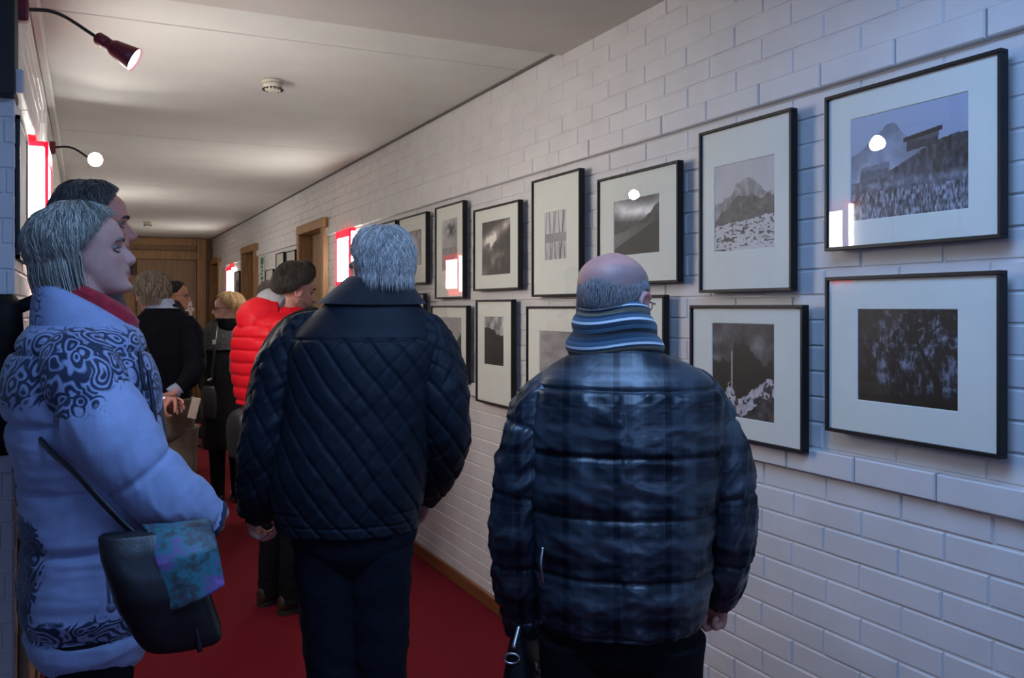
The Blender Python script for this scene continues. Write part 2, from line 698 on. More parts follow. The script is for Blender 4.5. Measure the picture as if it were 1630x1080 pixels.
def spot(base, mid, neck, aim, label, power):
    base, mid, neck, aim = [np.array(v, float) for v in (base, mid, neck, aim)]
    o = empty('clamp_spotlight', base, label, 'lamp', 'clamp spotlights on the left wall')
    m = MB()
    m.tube(np.array([base, mid, neck]) - base, .006, 10, 20)
    m.build('flexible_arm', black_arm, o)
    m = MB()
    m.box(-.004, .03, -.02, .02, -.035, .035, b=.006)
    m.build('clamp', maroon, o)
    d = (aim - neck) / np.linalg.norm(aim - neck)
    c = neck - base
    m = MB()
    prof = [(.012, -.006), (.019, 0), (.0205, .004), (.0205, .03)]
    for k in range(5):
        prof += [(.0195, .031 + k * .003), (.0175, .0325 + k * .003)]
    prof += [(.021, .048), (.026, .056), (.041, .130), (.0405, .1305), (.0385, .128), (.02, .056), (.004, .054)]
    m.lathe(prof, c, d, 28)
    m.build('lamp_shade', maroon, o)
    m = MB()
    m.lathe([(.004, .07), (.018, .085), (.034, .110), (.0365, .122), (.030, .127), (.004, .128)], c, d, 24)
    m.build('bulb', bulb, o)
    ld = bpy.data.lights.new('spot_beam', 'SPOT')
    ld.energy = power
    ld.spot_size = R(95)
    ld.spot_blend = .6
    ld.color = (1, .95, .88)
    ld.shadow_soft_size = .03
    lo = bpy.data.objects.new('spot_beam', ld)
    C.objects.link(lo)
    lo.parent = o
    lo.location = tuple(c + d * .15)
    lo.rotation_euler = Vector(tuple(d)).to_track_quat('-Z', 'Y').to_euler()


spot((LX, 2.99, 2.40), (-.08, 3.06, 2.425), (.035, 3.135, 2.385), (1.85, 2.7, 1.30), 'maroon clamp spotlight on a black gooseneck, nearest at the top left', 5)
spot((LX, 5.62, 2.42), (-.07, 5.60, 2.425), (.03, 5.50, 2.35), (.75, 1.2, 1.75), 'second clamp spotlight shining straight out above the tall man', 6)

# ================================================================== smoke detectors
cream = mat('cream_plastic', (.68, .64, .52), .45)
for x, y, lab in ((.826, 4.41, 'round cream smoke detector on the ceiling above the navy jacket man'),
                  (.73, 12.4, 'distant small smoke detector on the ceiling before the end doors')):
    o = empty('smoke_detector', (x, y, CEIL), lab, 'smoke detector')
    m = MB()
    m.lathe([(.004, -.001), (.052, -.001), (.054, -.012), (.048, -.014)][::-1], (0, 0, 0), nu=32)
    m.build('base', cream, o)
    m = MB()
    m.lathe([(.002, -.056), (.022, -.055), (.036, -.048), (.046, -.034), (.05, -.014), (.003, -.0135)], (0, 0, 0), nu=32)
    for k in range(16):
        a = k * TAU / 16
        M = Matrix.Rotation(a, 4, 'Z') @ Matrix.Translation((.041, 0, -.040)) @ Matrix.Rotation(R(38), 4, 'Y')
        m.box(-.012, .012, -.0025, .0025, -.0035, .0035, M=M, mi=1)
    m.build('sensor_head', [cream, gap], o)

# ================================================================== emergency exit sign, flat green
m = MB()
gy, gz = 10.45, 1.79
o = empty('exit_sign', (W - .001, gy, gz), 'narrow green and white sign on the right wall between two wooden doors', 'sign')
sg_w = mat('sign_white', (.75, .78, .74), .4)
sg_g = mat('sign_green', (.012, .19, .075), .4)
m.box(-.012, -.002, -.10, .10, 0, .32, b=.003)
m.build('panel', sg_w, o)
m = MB()     # running figure, arrow and door blocks
for (a, b, c, e) in ((-.11, .11, .31, .42), (-.06, .08, .25, .30), (-.09, .03, .19, .235), (-.02, .10, .14, .18), (-.10, .10, .07, .12), (-.08, .05, .02, .055)):
    m.box(-.015, -.0121, a * .75, b * .75, c * .73, e * .73, b=.001)
m.build('pictogram', sg_g, o)
# ================================================================== framed photographs
frame_black = mat('black_frame', (.007, .007, .009), .45, .1, spec=.35)
mount = mat('cream_mount', (.81, .835, .745), .8, .02, 8)
hook = mat('hook_metal', (.2, .19, .17), .4, metal=1)
pane_m = glass_mat()


def print_mat():
    m = bpy.data.materials.new('photo_print')
    m.use_nodes = True
    nt = m.node_tree
    b = nt.nodes['Principled BSDF']
    b.inputs['Roughness'].default_value = .5
    a = nd(nt, 'ShaderNodeAttribute')
    a.attribute_name = 'tone'
    nt.links.new(a.outputs['Color'], b.inputs['Base Color'])
    return m


photo_m = print_mat()


def Q(u, v, su, sv=None, z=0):
    return np.stack([u * su, v * (sv or su), 0 * u + z], -1)


def paint(kind, u, v):
    """grey tone 0..1 (display) of a landscape photograph; u to the right, v up"""
    n = lambda s, sd=1, o=4, sv=None: np.clip((fbm(Q(u, v, s, sv, sd * 3.7), sd, o) - .5) * 1.7 + .5, 0, 1)
    tint = (1, 1, 1)
    if kind == 'hut':
        sky = .62 + .12 * v
        mt = .66 + .30 * sstep(.0, .2, .22 - np.abs(u - .34)) * (.6 + .4 * ridge(Q(u, v * .1, 9), 4)) - .05
        mt = .60 + .24 * np.exp(-((u - .34) / .26) ** 2) * (.55 + .8 * ridge(Q(u, v * 0, 5), 4, 4)) - .25 * np.clip(u - .62, 0, 1)
        t = np.where(v < mt, .46 + .18 * ridge(Q(u, v, 7), 3) + .25 * (1 - v / np.maximum(mt, .1)), sky)
        hill = .36 + .30 * sstep(.1, .95, u) + .02 * n(14, 2)
        gr = .08 + .50 * n(34, 5, 5, 16) - .1 * sstep(.3, .8, u) * sstep(.2, .5, v)
        gr = gr + .16 * g(v - .30 - .02 * n(20, 3), .04) - .06 * sstep(.25, .05, v)
        gr = np.where(v < .26, .10 + .62 * np.clip((fbm(Q(u, v, 90, 24), 9, 4) - .5) * 1.9 + .5, 0, 1), gr)
        t = np.where(v < hill, gr, t)
        for (x, y, w, h, k) in ((.64, .655, .13, .115, .17), (.22, .44, .13, .15, .34)):
            d = (np.abs(u - x - .1 * (v - y)) < w) & (np.abs(v - y - .1 * (u - x)) < h * .5)
            t = np.where(d, k + .12 * n(40, 7) + .1 * (v > y + h * .2), t)
        roof = (np.abs(v - .72 - .16 * (u - .64)) < .022) & (np.abs(u - .64) < .16)
        t = np.where(roof, .10, t)
        tint = (.84, .94, 1.12)
    elif kind == 'snow_rock':
        sky = .70 + .06 * n(4)
        mt = .55 + .26 * np.exp(-((u - .55) / .3) ** 2) + .09 * (ridge(Q(u, v * 0, 7), 3) - .5)
        t = np.where(v < mt, .52 + .30 * (ridge(Q(u, v, 8), 5) - .4), sky)
        rk = .44 + .14 * sstep(.0, .5, u) + .10 * (ridge(Q(u, v * 0, 5), 8) - .3) - .1 * sstep(.12, .0, u)
        t = np.where(v < rk, .12 + .30 * n(22, 5, 5) + .10 * ridge(Q(u, v, 6), 3), t)
        sn = .28 + .08 * u + .03 * n(12, 4)
        spk = fbm(Q(u, v, 22, 60), 11)
        t = np.where(v < sn, np.where(spk > .62 - .06 * g(v - .12, .05), .2, .80 - .06 * n(9)), t)
    elif kind == 'road':
        t = .30 + .15 * n(5)
        t = t + .55 * g(v - .74 - .25 * (u - .8) ** 2, .16) * (.6 + .6 * n(5, 3)) * sstep(0, .25, v - .45)
        hill = .62 - .1 * u + .35 * sstep(.55, 1.1, u) + .05 * n(10, 2)
        t = np.where(v < hill, .20 + .20 * n(14, 6), t)
        rd = .50 - .02 * u + .24 * (u - .5)
        t = np.where((v < rd) & (v > rd - .26 * (1 - u)), .46 + .12 * n(20, 8) - .2 * u, t)
        t = np.where(v < rd - .26 * (1 - u), .17 + .08 * n(16, 4) - .06 * u, t)
    elif kind == 'strokes':
        t = .80 + .05 * n(4)
        for k in range(7):
            x = .08 + .14 * k + .05 * np.sin(3 * v + k) * (1 if k % 2 else -1) + .03 * (v - .5)
            t = t - (.55 + .2 * (k % 3)) * g(u - x, .012 + .006 * (k % 2)) * (.5 + .5 * n(9, k))
        bd = (v > .36) & (v < .55)
        t = np.where(bd, .50 + .10 * n(22, 6) + .06 * u, t)
        t = np.where(v < .34, t - .15 * ridge(Q(u, v, 12, 3), 6), t)
    elif kind == 'cloud_dark':
        t = .20 + .10 * n(6)
        t = t + .60 * g(v - .95 + .35 * (1 - u), .12) * (.5 + .5 * n(6, 3))
        bl = np.exp(-(((u - .36) / .17) ** 2 + ((v - .62 - .25 * (u - .3)) / .14) ** 2))
        t = t + .9 * bl * sstep(.38, .62, n(9, 5) + .25 * bl)
        t = t + .45 * np.exp(-(((u - .5) / .34) ** 2 + ((v - .30) / .20) ** 2)) * n(8, 7)
        t = t + .3 * g(u - .1, .1) * sstep(.3, .0, v)
        tint = (1.06, .99, .92)
    elif kind == 'gull':
        t = .58 + .22 * v - .1 * u + .15 * (n(9, 2) - .5)
        d = np.exp(-(((u - .6) / .28) ** 2 + ((v - .80) / .11) ** 2))
        t = t - .75 * d * sstep(.35, .55, n(9, 4) + .2 * d)
        t = np.where(v < .45, .52 + .25 * (n(16, 6, 4, 8) - .5), t)
    elif kind == 'mist':
        t = .55 + .35 * (n(6, 3) - .5) + .2 * ridge(Q(u, v, 9, 3), 4) - .35 * sstep(.8, 1, u) - .2 * sstep(.75, 1., v)
    elif kind == 'tree':
        rk = n(16, 4, 5, 7) * .6 + .4 * ridge(Q(u + .1 * n(6), v, 30, 12), 6, 3)
        t = .08 + .52 * sstep(.28, .80, rk) * sstep(.34, .60, n(3.2, 8) + .22 * g(u - .42, .3) + .12 * g(u - .92, .2))
        t = t * (.35 + .65 * sstep(.0, .2, u - .08 * np.sin(9 * v))) * (.35 + .65 * sstep(.02, .2, v))
        t = t * (.55 + .45 * sstep(.0, .25, v - .55 * g(u - .02, .16)))
        xt = .78 - .12 * sstep(.1, .7, v) + .05 * np.sin(6 * v)
        wd = .016 + .030 * sstep(.75, .05, v) + .05 * sstep(.12, 0, v)
        t = np.where((np.abs(u - xt) < wd) & (v < .92), .015, t)
        for (s, a, b) in ((1, .62, .25), (-1, .68, .3), (1, .78, .2), (-1, .82, .22)):
            bx = xt + s * (v - a) * 1.0
            t = np.where((np.abs(u - bx) < .009) & (v > a) & (v < a + b), .05, t)
        t = t * (1 - .55 * sstep(.45, .60, n(24, 12)) * g(u - .66, .2) * sstep(.62, .8, v))
        tint = (.86, .94, 1.14)
    elif kind == 'peaks':
        t = .20 + .42 * np.clip(n(4, 5) - .25, 0, 1) * (1 + .8 * g(v - .8, .12))
        t = t + .3 * g(v - .62, .05) * sstep(.3, .0, u)
        mt = .58 + .22 * np.exp(-((u - .5) / .2) ** 2) + .16 * (ridge(Q(u, v * 0, 7), 3) - .45)
        t = np.where(v < mt, .085 + .05 * n(10, 3), t)
        rk = .13 + .28 * sstep(.35, .95, u) + .22 * g(u - .30, .08) + .05 * n(20, 4)
        t = np.where(v < rk, .12 + .30 * n(18, 7), t)
        lit = (v < rk) & (v > rk - .16 - .05 * n(12, 2)) & (n(15, 9) > .40)
        t = np.where(lit, .62 + .25 * n(24, 5), t)
        t = np.where((np.abs(u - .33) < .012) & (v > .25) & (v < .70), .72, t)
        tint = (1, .98, 1.02)
    elif kind == 'pale_sky':
        t = .60 + .16 * (n(4, 4, 4, 7) - .5) - .2 * sstep(.35, .0, v)
    elif kind == 'black_hill':
        t = .55 + .5 * (n(5, 6) - .4) + .2 * sstep(.5, 1, u)
        mt = .80 - .16 * sstep(.25, .8, u) + .10 * ridge(Q(u, v * 0, 6), 2) - .06
        t = np.where(v < mt, .045 + .02 * n(9), t)
    elif kind == 'slope':
        t = .66 + .10 * n(5) - .1 * v
        t = np.where(v < .15 + .55 * u ** 2 + .04 * n(12), .10 + .1 * n(14, 2), t)
    else:
        t = .45 + .3 * (n(6, 5) - .5) - .25 * (v < .4 + .1 * n(7))
    t = np.clip(t, 0.01, 1)
    if kind in ('tree', 'peaks', 'road', 'cloud_dark', 'black_hill'):
        t = np.clip((t - .03) * 1.08, 0.005, 1) ** 1.18
    lin = np.where(t <= .04045, t / 12.92, ((t + .055) / 1.055) ** 2.4)
    return np.stack([np.clip(lin * k ** 1.6, 0, 1) for k in tint], -1)


def picture(y0, y1, z0, z1, pr, kind, label, group='framed photographs on the right wall', tilt=0.0, res=130):
    """y1 > y0; seen from the corridor y1 is the left edge. pr = print rectangle (yleft, yright, zlo, zhi)"""
    yc = (y0 + y1) / 2
    o = empty('picture_frame', (W - .012, yc, z0), label, 'picture', group)
    o.rotation_euler = (0, tilt, 0)
    h, hw = z1 - z0, (y1 - y0) / 2
    x0, x1, t = -.038, -.012, .0095
    m = MB()
    for a, b, c, e in ((-hw, hw, 0, t), (-hw, hw, h - t, h), (-hw, -hw + t, t, h - t), (hw - t, hw, t, h - t)):
        m.box(x0, x1, a, b, c, e, b=.0012)
    m.build('frame', frame_black, o)
    m = MB()
    m.box(x1 - .001, .010, -.03, .03, h - .06, h - .02, b=.002)
    m.build('hanger', hook, o)
    yl, yr, zl, zh = pr
    m = MB()       # mount with a bevelled window cut for the print
    xa, xb = -.0265, -.029
    a0, a1, c0, c1 = yr - yc, yl - yc, zl - z0, zh - z0
    V = []
    for x, k in ((xb, 0), (xb, 1), (xa, 2)):
        if k == 0:
            q = (-hw + t, hw - t, t, h - t)
        elif k == 1:
            q = (a0 - .002, a1 + .002, c0 - .002, c1 + .002)
        else:
            q = (a0, a1, c0, c1)
        for yy, zz in ((q[0], q[2]), (q[1], q[2]), (q[1], q[3]), (q[0], q[3])):
            V.append((x, yy, zz))
    fc = []
    for r in range(2):
        for k in range(4):
            l = (k + 1) % 4
            fc.append((r * 4 + k, r * 4 + 4 + k, r * 4 + 4 + l, r * 4 + l))
    m.raw(V, fc, smooth=False)
    m.build('mount', mount, o)
    nu = res
    nv = max(8, int(res * (c1 - c0) / (a1 - a0)))
    u, v = np.meshgrid(np.linspace(0, 1, nu), np.linspace(0, 1, nv))
    col = paint(kind, u, v)
    P = np.stack([0 * u + xa + .0003, a1 + (a0 - a1) * u, c0 + (c1 - c0) * v], -1)
    m = MB()
    m.grid(P, False, False, close=False, smooth=False)
    p = m.build('photo_print', photo_m, o)
    ca = p.data.attributes.new('tone', 'FLOAT_COLOR', 'POINT')
    ca.data.foreach_set('color', np.concatenate([col.reshape(-1, 3), np.ones((nu * nv, 1))], 1).astype(np.float32).ravel())
    m = MB()
    m.raw([(-.033, -hw + t, t), (-.033, hw - t, t), (-.033, hw - t, h - t), (-.033, -hw + t, h - t)], [(0, 3, 2, 1)], smooth=False)
    m.build('glass_pane', pane_m, o)
    return o


def pic(yl, yr, zl, zh, pr, kind, label, res=130):
    return picture(yr, yl, zl, zh, pr, kind, label, res=res)


TL = .0
pic(1.795, 1.281, 1.672, 2.088, (1.711, 1.369, 1.747, 2.012), 'hut', 'framed landscape photograph of a hut on a grassy hillside, top right of the wall', 190)
pic(2.340, 1.920, 1.568, 2.088, (2.270, 1.999, 1.697, 1.967), 'snow_rock', 'upright framed photograph of dark rocks above speckled snow, upper row', 150)
pic(2.977, 2.453, 1.605, 2.019, (2.867, 2.574, 1.716, 1.920), 'road', 'framed dark photograph of a pale road under a bright cloud, above the bald man', 120)
pic(3.542, 3.112, 1.568, 2.086, (3.430, 3.238, 1.727, 1.932), 'strokes', 'upright framed photograph of thin black strokes across a grey band', 110)
pic(4.205, 3.672, 1.605, 2.020, (4.112, 3.780, 1.682, 1.947), 'cloud_dark', 'framed brownish photograph of a white cloud in darkness, upper row', 110)
pic(4.762, 4.340, 1.570, 2.090, (4.669, 4.443, 1.725, 2.008), 'gull', 'narrow upright framed photograph with a light box mirrored in its glass', 90)
pic(5.425, 4.905, 1.662, 2.086, (5.241, 5.012, 1.776, 1.990), 'mist', 'framed misty grey photograph just right of the grey haired head, upper row', 90)
pic(5.890, 5.476, 1.568, 2.088, (5.80, 5.57, 1.72, 1.97), 'grey', 'framed photograph almost hidden behind the grey haired head, upper row', 40)
pic(1.794, 1.283, 1.188, 1.602, (1.688, 1.396, 1.281, 1.515), 'tree', 'framed dark photograph of a bare tree against a rock face, bottom right', 190)
pic(2.389, 1.876, 1.112, 1.528, (2.281, 2.000, 1.183, 1.470), 'peaks', 'framed photograph of black peaks with white rocks and pole, beside the plaid sleeve', 150)
pic(2.960, 2.534, 1.045, 1.565, (2.86, 2.62, 1.22, 1.44), 'grey', 'framed photograph mostly hidden behind the striped scarf, lower row', 40)
pic(3.596, 3.076, 1.110, 1.526, (3.480, 3.19, 1.19, 1.418), 'pale_sky', 'framed photograph of a pale sky, left of the striped scarf, lower row', 70)
pic(4.172, 3.745, 1.042, 1.559, (4.082, 3.855, 1.238, 1.474), 'black_hill', 'upright framed photograph of a black hill under small clouds, lower row', 90)
pic(4.825, 4.290, 1.119, 1.531, (4.738, 4.385, 1.20, 1.465), 'slope', 'framed pale photograph with a dark slope, beside the navy jacket shoulder', 80)
pic(5.46, 4.946, 1.190, 1.605, (5.35, 5.06, 1.27, 1.52), 'mist', 'framed photograph showing only its top corner above the navy collar', 40)
for a in ((9.46, 9.06, 1.57, 2.085, 'left one of the two small framed photographs above the dark haired man'),
          (8.95, 8.51, 1.57, 2.075, 'right one of the two small framed photographs above the dark haired man, beside the door'),
          (10.08, 9.62, 1.42, 1.935, 'small framed photograph just below and left of the distant pair')):
    pic(a[0], a[1], a[2], a[3], (a[0] - .09, a[1] + .09, a[2] + .14, a[3] - .12), 'mist', a[4], 30)
pic(12.36, 11.92, 1.50, 2.0, (12.26, 12.02, 1.62, 1.88), 'grey', 'most distant framed photograph on the right wall, edge on past the light box', 24)
# a frame edge on the left wall, just beyond the brick pier
o = empty('picture_frame', (LX, 3.1, 1.66), 'black picture frame seen edge on beside the brick pier at far left', 'picture')
m = MB()
for a, b, c, e in ((-.2, .2, 0, .012), (-.2, .2, .40, .412), (-.2, -.188, 0, .412), (.188, .2, 0, .412)):
    m.box(.001, .012, a, b, c, e, b=.001)
m.build('frame', frame_black, o)
m = MB()
m.box(.001, .008, -.188, .188, .012, .40)
m.build('mount', mount, o)
# ================================================================== people: helpers
HEAD = [  # z, front y, back y, half width
    (.000, .080, .046, .018), (.006, .091, .014, .031), (.020, .096, -.012, .045), (.040, .094, -.026, .055),
    (.055, .095, -.040, .060), (.072, .093, -.060, .065), (.090, .090, -.080, .069), (.112, .087, -.092, .0725),
    (.130, .093, -.099, .075), (.150, .095, -.102, .0765), (.175, .088, -.098, .0735), (.195, .070, -.083, .0615),
    (.210, .044, -.058, .0445), (.220, .015, -.029, .0245), (.2250, -.004, -.012, .005)]
SK_C, SK_R = np.array([0, -.005, .133]), np.array([.0775, .099, .0925])   # skull ellipsoid used for hair


def X4(M, P):
    A = np.array(M)
    return np.asarray(P) @ A[:3, :3].T + A[:3, 3]


def head_mat(pivot, yaw=0, pitch=0, roll=0, s=1.0):
    """pivot = where skull meets neck, in person space. yaw + = turn left, pitch + = look up"""
    return (Matrix.Translation(tuple(pivot)) @ Matrix.Rotation(R(yaw), 4, 'Z') @ Matrix.Rotation(R(roll), 4, 'Y') @ Matrix.Rotation(R(pitch), 4, 'X')
            @ Matrix.Scale(s, 4) @ Matrix.Translation((0, .015, -.045)))


def add_head(mb, M, nose=1.0, ear=True, jaw=1.0, lips=1.0, chin=0.0):
    rows = spline(HEAD, 60)
    nu = 72
    a = np.linspace(0, TAU, nu, endpoint=False)
    sx, cy = np.sin(a), np.cos(a)
    p = 2.25
    k = (np.abs(sx) ** p + np.abs(cy) ** p) ** (-1 / p)
    P = np.empty((60, nu, 3))
    yc, ry = (rows[:, 1] + rows[:, 2]) / 2, (rows[:, 1] - rows[:, 2]) / 2
    zz = rows[:, 0:1]
    wj = 1 + (jaw - 1) * g(zz - .03, .05)
    P[..., 0] = rows[:, 3:4] * wj * sx * k * (1 - .20 * np.maximum(0, cy) ** 2 * (zz < .2))
    P[..., 1] = yc[:, None] + ry[:, None] * cy * k
    P[..., 2] = zz
    x, y, z = P[..., 0], P[..., 1], P[..., 2]
    fr = y > .02
    ax = np.abs(x)
    dy = -.013 * g(ax - .032, .016) * g(z - .113, .013) + .0045 * g(ax - .026, .022) * g(z - .133, .010)
    dy += .005 * g(ax - .040, .018) * g(z - .088, .016) - .004 * g(ax - .046, .016) * g(z - .055, .016)
    dy += (.006 + chin) * g(x, .020) * g(z - .012, .012) - .005 * g(x, .03) * g(z - .031, .007) + .003 * g(x, .02) * g(z - .06, .01)
    fold = np.abs((ax - .017) - (.076 - z) * .45)      # crease from nose to mouth corner
    dy -= .0028 * g(fold, .0035) * (z < .080) * (z > .038)
    dy += .0025 * g(ax - .030, .014) * g(z - .098, .006)
    P[..., 1] += dy * fr
    mb.grid(X4(M, orient(P)))
    n = nose
    sc = M.to_scale()[0]

    def tb(pts, nu=12, nv=None, flat=1.0, up=None):
        q = np.array(pts, float)
        mb.grid(X4(M, orient(sweep(q, nv or len(q) * 5, nu, flat=flat, up=up))))
    tb([(0, .080, .126, .006), (0, .089 + .004 * n, .112, .0072), (0, .096 + .012 * n, .094, .0088), (0, .097 + .017 * n, .083, .0105), (0, .094 + .011 * n, .075, .0095), (0, .088, .072, .007)], 14, 26)
    tb([(0, .076, .124, .008), (0, .084, .105, .0115), (0, .090 + .006 * n, .088, .013), (0, .088 + .006 * n, .077, .0125)], 14, 22)
    for sg in (-1, 1):
        mb.ball(X4(M, (sg * .0105, .094 + .006 * n, .0785)), .0078 * sc, 12, 8)
    tb([(-.025, .079, .0505, .002), (-.012, .0925, .053, .0045), (0, .0965, .0535, .0048 * lips), (.012, .0925, .053, .0045), (.025, .079, .0505, .002)], 10, 26)
    tb([(-.022, .080, .047, .002), (-.011, .0915, .0445, .005), (0, .0955, .0435, .0058 * lips), (.011, .0915, .0445, .005), (.022, .080, .047, .002)], 10, 26)
    if ear:
        for sg in (-1, 1):
            E = M @ Matrix.Translation((sg * .0765, -.012, .100)) @ Matrix.Rotation(sg * R(-28), 4, 'Z') @ Matrix.Rotation(R(-8), 4, 'X')
            q = []
            for t in np.linspace(-.15, 1.05, 14):
                an = math.pi * .62 - t * TAU * .66
                q.append((sg * (.006 + .004 * math.sin(t * 3)), -.002 - .0165 * math.cos(an + .2) * (1 - .25 * t), .004 + .028 * math.sin(an) * (1 - .1 * t), .0052 if t < .9 else .006))
            mb.grid(X4(E, orient(sweep(np.array(q), 44, 10))))
            mb.ball(X4(E, (sg * .001, .0, .0)), np.array((.0055, .017, .027)) * sc, 14, 10, M=(E.to_3x3().normalized().to_4x4()))


def add_hand(mb, wrist, d, t, side, curl=(30, 38, 25), thumb=(25, 25), s=1.0, spread=5):
    """d wrist->knuckles, t towards the thumb side, side +1 left hand / -1 right hand"""
    d = np.array(d, float)
    d /= np.linalg.norm(d)
    t = np.array(t, float)
    t -= d * (t @ d)
    t /= np.linalg.norm(t)
    n = np.cross(d, t) * side
    w = np.array(wrist, float)
    rows = []
    a = np.linspace(0, TAU, 24, endpoint=False)
    for k, (L, hw, th) in enumerate(((-.03, .026, .020), (0, .028, .019), (.03, .036, .0175), (.06, .041, .0155), (.085, .041, .013), (.098, .036, .009))):
        p = 2.6
        kk = (np.abs(np.cos(a)) ** p + np.abs(np.sin(a)) ** p) ** (-1 / p)
        rows.append(w + d * L * s + (np.cos(a) * kk)[:, None] * t * hw * s + (np.sin(a) * kk)[:, None] * n * th * s)
    P = np.array(rows)
    P = np.stack([spline(P[:, j], 16) for j in range(24)], 1)
    mb.grid(orient(P))

    def rot(v, ax, ang):
        return np.array(Matrix.Rotation(R(ang), 3, Vector(tuple(ax))) @ Vector(tuple(v)))
    ax = np.cross(d, n)
    for k, (o, L, base, f) in enumerate(((.0305, .074, .088, 1.0), (.0102, .082, .093, 1.0), (-.0102, .076, .090, 1.04), (-.0300, .060, .082, 1.1))):
        dd = rot(d, n, 0)
        v = d + t * math.tan(R(spread * (1.5 - k) * .9))
        v /= np.linalg.norm(v)
        p = w + d * (base - .016) * s + t * o * s
        pts = [(*p, .0088 * s)]
        p = p + v * .016 * s
        pts.append((*p, .0092 * s))
        for q, (fr_, c) in enumerate(zip((.45, .30, .25), curl)):
            v = rot(v, ax, c * f)
            p = p + v * L * fr_ * s
            pts.append((*p, (.0082, .0076, .0062)[q] * s))
        mb.grid(orient(sweep(np.array(pts), 22, 10)))
    v = d * .62 + t * .72 + n * .32
    v /= np.linalg.norm(v)
    p = w + d * .018 * s + t * .022 * s + n * .004 * s
    pts = [(*p, .0125 * s)]
    tx = np.cross(v, n + d * .4)
    for L, c, r in ((.040, 0, .0115), (.034, thumb[0], .0098), (.026, thumb[1], .0075)):
        v = rot(v, np.cross(v, -t * .6 + d * .5 + n * .5), c)
        p = p + v * L * s
        pts.append((*p, r * s))
    mb.grid(orient(sweep(np.array(pts), 20, 10)))


def voxel_body(mb, name, mats, voxel, M, smooth=2, maskfn=None):
    """one continuous surface from overlapping closed shapes"""
    tmp = mb.build(name + '_tmp', mats)
    md = tmp.modifiers.new('r', 'REMESH')
    md.mode = 'VOXEL'
    md.voxel_size = voxel
    dg = bpy.context.evaluated_depsgraph_get()
    me = bpy.data.meshes.new_from_object(tmp.evaluated_get(dg))
    old = tmp.data
    bpy.data.objects.remove(tmp)
    bpy.data.meshes.remove(old)
    n = len(me.vertices)
    V = np.empty(n * 3)
    me.vertices.foreach_get('co', V)
    V = V.reshape(-1, 3)
    E_ = np.empty(len(me.edges) * 2, dtype=np.int64)
    me.edges.foreach_get('vertices', E_)
    E_ = E_.reshape(-1, 2)
    cnt = np.bincount(E_.ravel(), minlength=n)[:, None]
    for _ in range(smooth):
        S = np.zeros_like(V)
        for k in range(3):
            S[:, k] = np.bincount(E_[:, 0], V[E_[:, 1], k], n) + np.bincount(E_[:, 1], V[E_[:, 0], k], n)
        V = V * .45 + .55 * S / np.maximum(cnt, 1)
    me.vertices.foreach_set('co', V.astype(np.float32).ravel())
    me.polygons.foreach_set('use_smooth', np.ones(len(me.polygons), dtype=bool))
    if 'mask' in me.attributes:
        me.attributes.remove(me.attributes['mask'])
    at_ = me.attributes.new('mask', 'FLOAT', 'POINT')
    at_.data.foreach_set('value', (maskfn(V) if maskfn else np.zeros(n)).astype(np.float32))
    me.name = name
    me.materials.clear()
    me.materials.append(mats)
    o = bpy.data.objects.new(name, me)
    C.objects.link(o)
    o.matrix_world = M
    return o


def face_mask(Hm, beard=0.0, fringe=None, lips=1.0):
    Hi = Hm.inverted()

    def fn(V):
        q = X4(Hi, V)
        x, y, z = q[:, 0], q[:, 1], q[:, 2]
        inh = (z > -.03) & (z < .25) & (np.abs(x) < .12) & (np.abs(y) < .15)
        m = lips * (.55 + .6 * g(z - .0487, .0022)) * sstep(.028, .018, np.abs(x)) * sstep(.0105, .006, np.abs(z - .0485)) * (y > .07)  # lip colour, with the shade of the mouth groove painted in
        m = m + .35 * g(np.abs(x) - .045, .018) * g(z - .085, .018) * (y > .03)
        m = m + .35 * (np.abs(x) > .072) * g(z - .1, .04) * g(y + .015, .03)
        if beard:
            b = sstep(.066, .050, z - .25 * np.maximum(0, .05 - y)) * (y > -.005) * sstep(-.02, 0, z + .02)
            b = np.maximum(b, g(z - .062, .006) * (np.abs(x) < .03) * (y > .07))
            m = np.where(inh, m * (1 - b) - b * beard, m)
        if fringe is not None:
            fg = fringe(x, y, z)
            m = np.where(inh, m * (1 - np.minimum(fg * 2, 1)) - fg, m)
        return np.where(inh, m, 0)
    return fn


def eyes(parent, Hm, s=1.0, closed=0.0):
    for sg in (-1, 1):
        m = MB()
        th = np.concatenate([np.linspace(.01, .66, 6), np.linspace(.70, math.pi - .02, 10)])[:, None]
        ph = np.linspace(0, TAU, 18, endpoint=False)[None]
        D = np.stack([np.sin(th) * np.cos(ph), np.cos(th) + 0 * ph, np.sin(th) * np.sin(ph)], -1) * .0118
        mm = np.zeros((15, 18), int)
        mm[:5] = 1
        m.grid(X4(Hm, orient(D + np.array((sg * .0315, .0685, .1125)))), mimap=mm)
        for z, up, r in ((.1125, 1, .0036), (.1125, -1, .0026)):
            q = []
            for t in np.linspace(-1, 1, 7):
                q.append((sg * .0315 + .0155 * t, .0755 - .010 * t * t + .0035 * (1 - abs(t)), z + up * (.0055 if up > 0 else .0056) * (1 - t * t) * 1.0 - .001, r * (1.2 - .5 * abs(t))))
            m.grid(X4(Hm, orient(sweep(np.array(q), 20, 8))), mi=2 if up < 0 else 3)
        m.build('eye', [MATS['eye_white'], MATS['iris'], MATS['lid_skin'], MATS['lash']], parent)


def brows(parent, Hm, m_):
    for sg in (-1, 1):
        m = MB()
        q = [(sg * .014, .0935, .131, .0025), (sg * .027, .0925, .1355, .0042), (sg * .040, .085, .136, .0036), (sg * .051, .073, .131, .0018)]
        m.grid(X4(Hm, orient(sweep(np.array(q), 24, 8))))
        m.build('eyebrow', m_, parent)


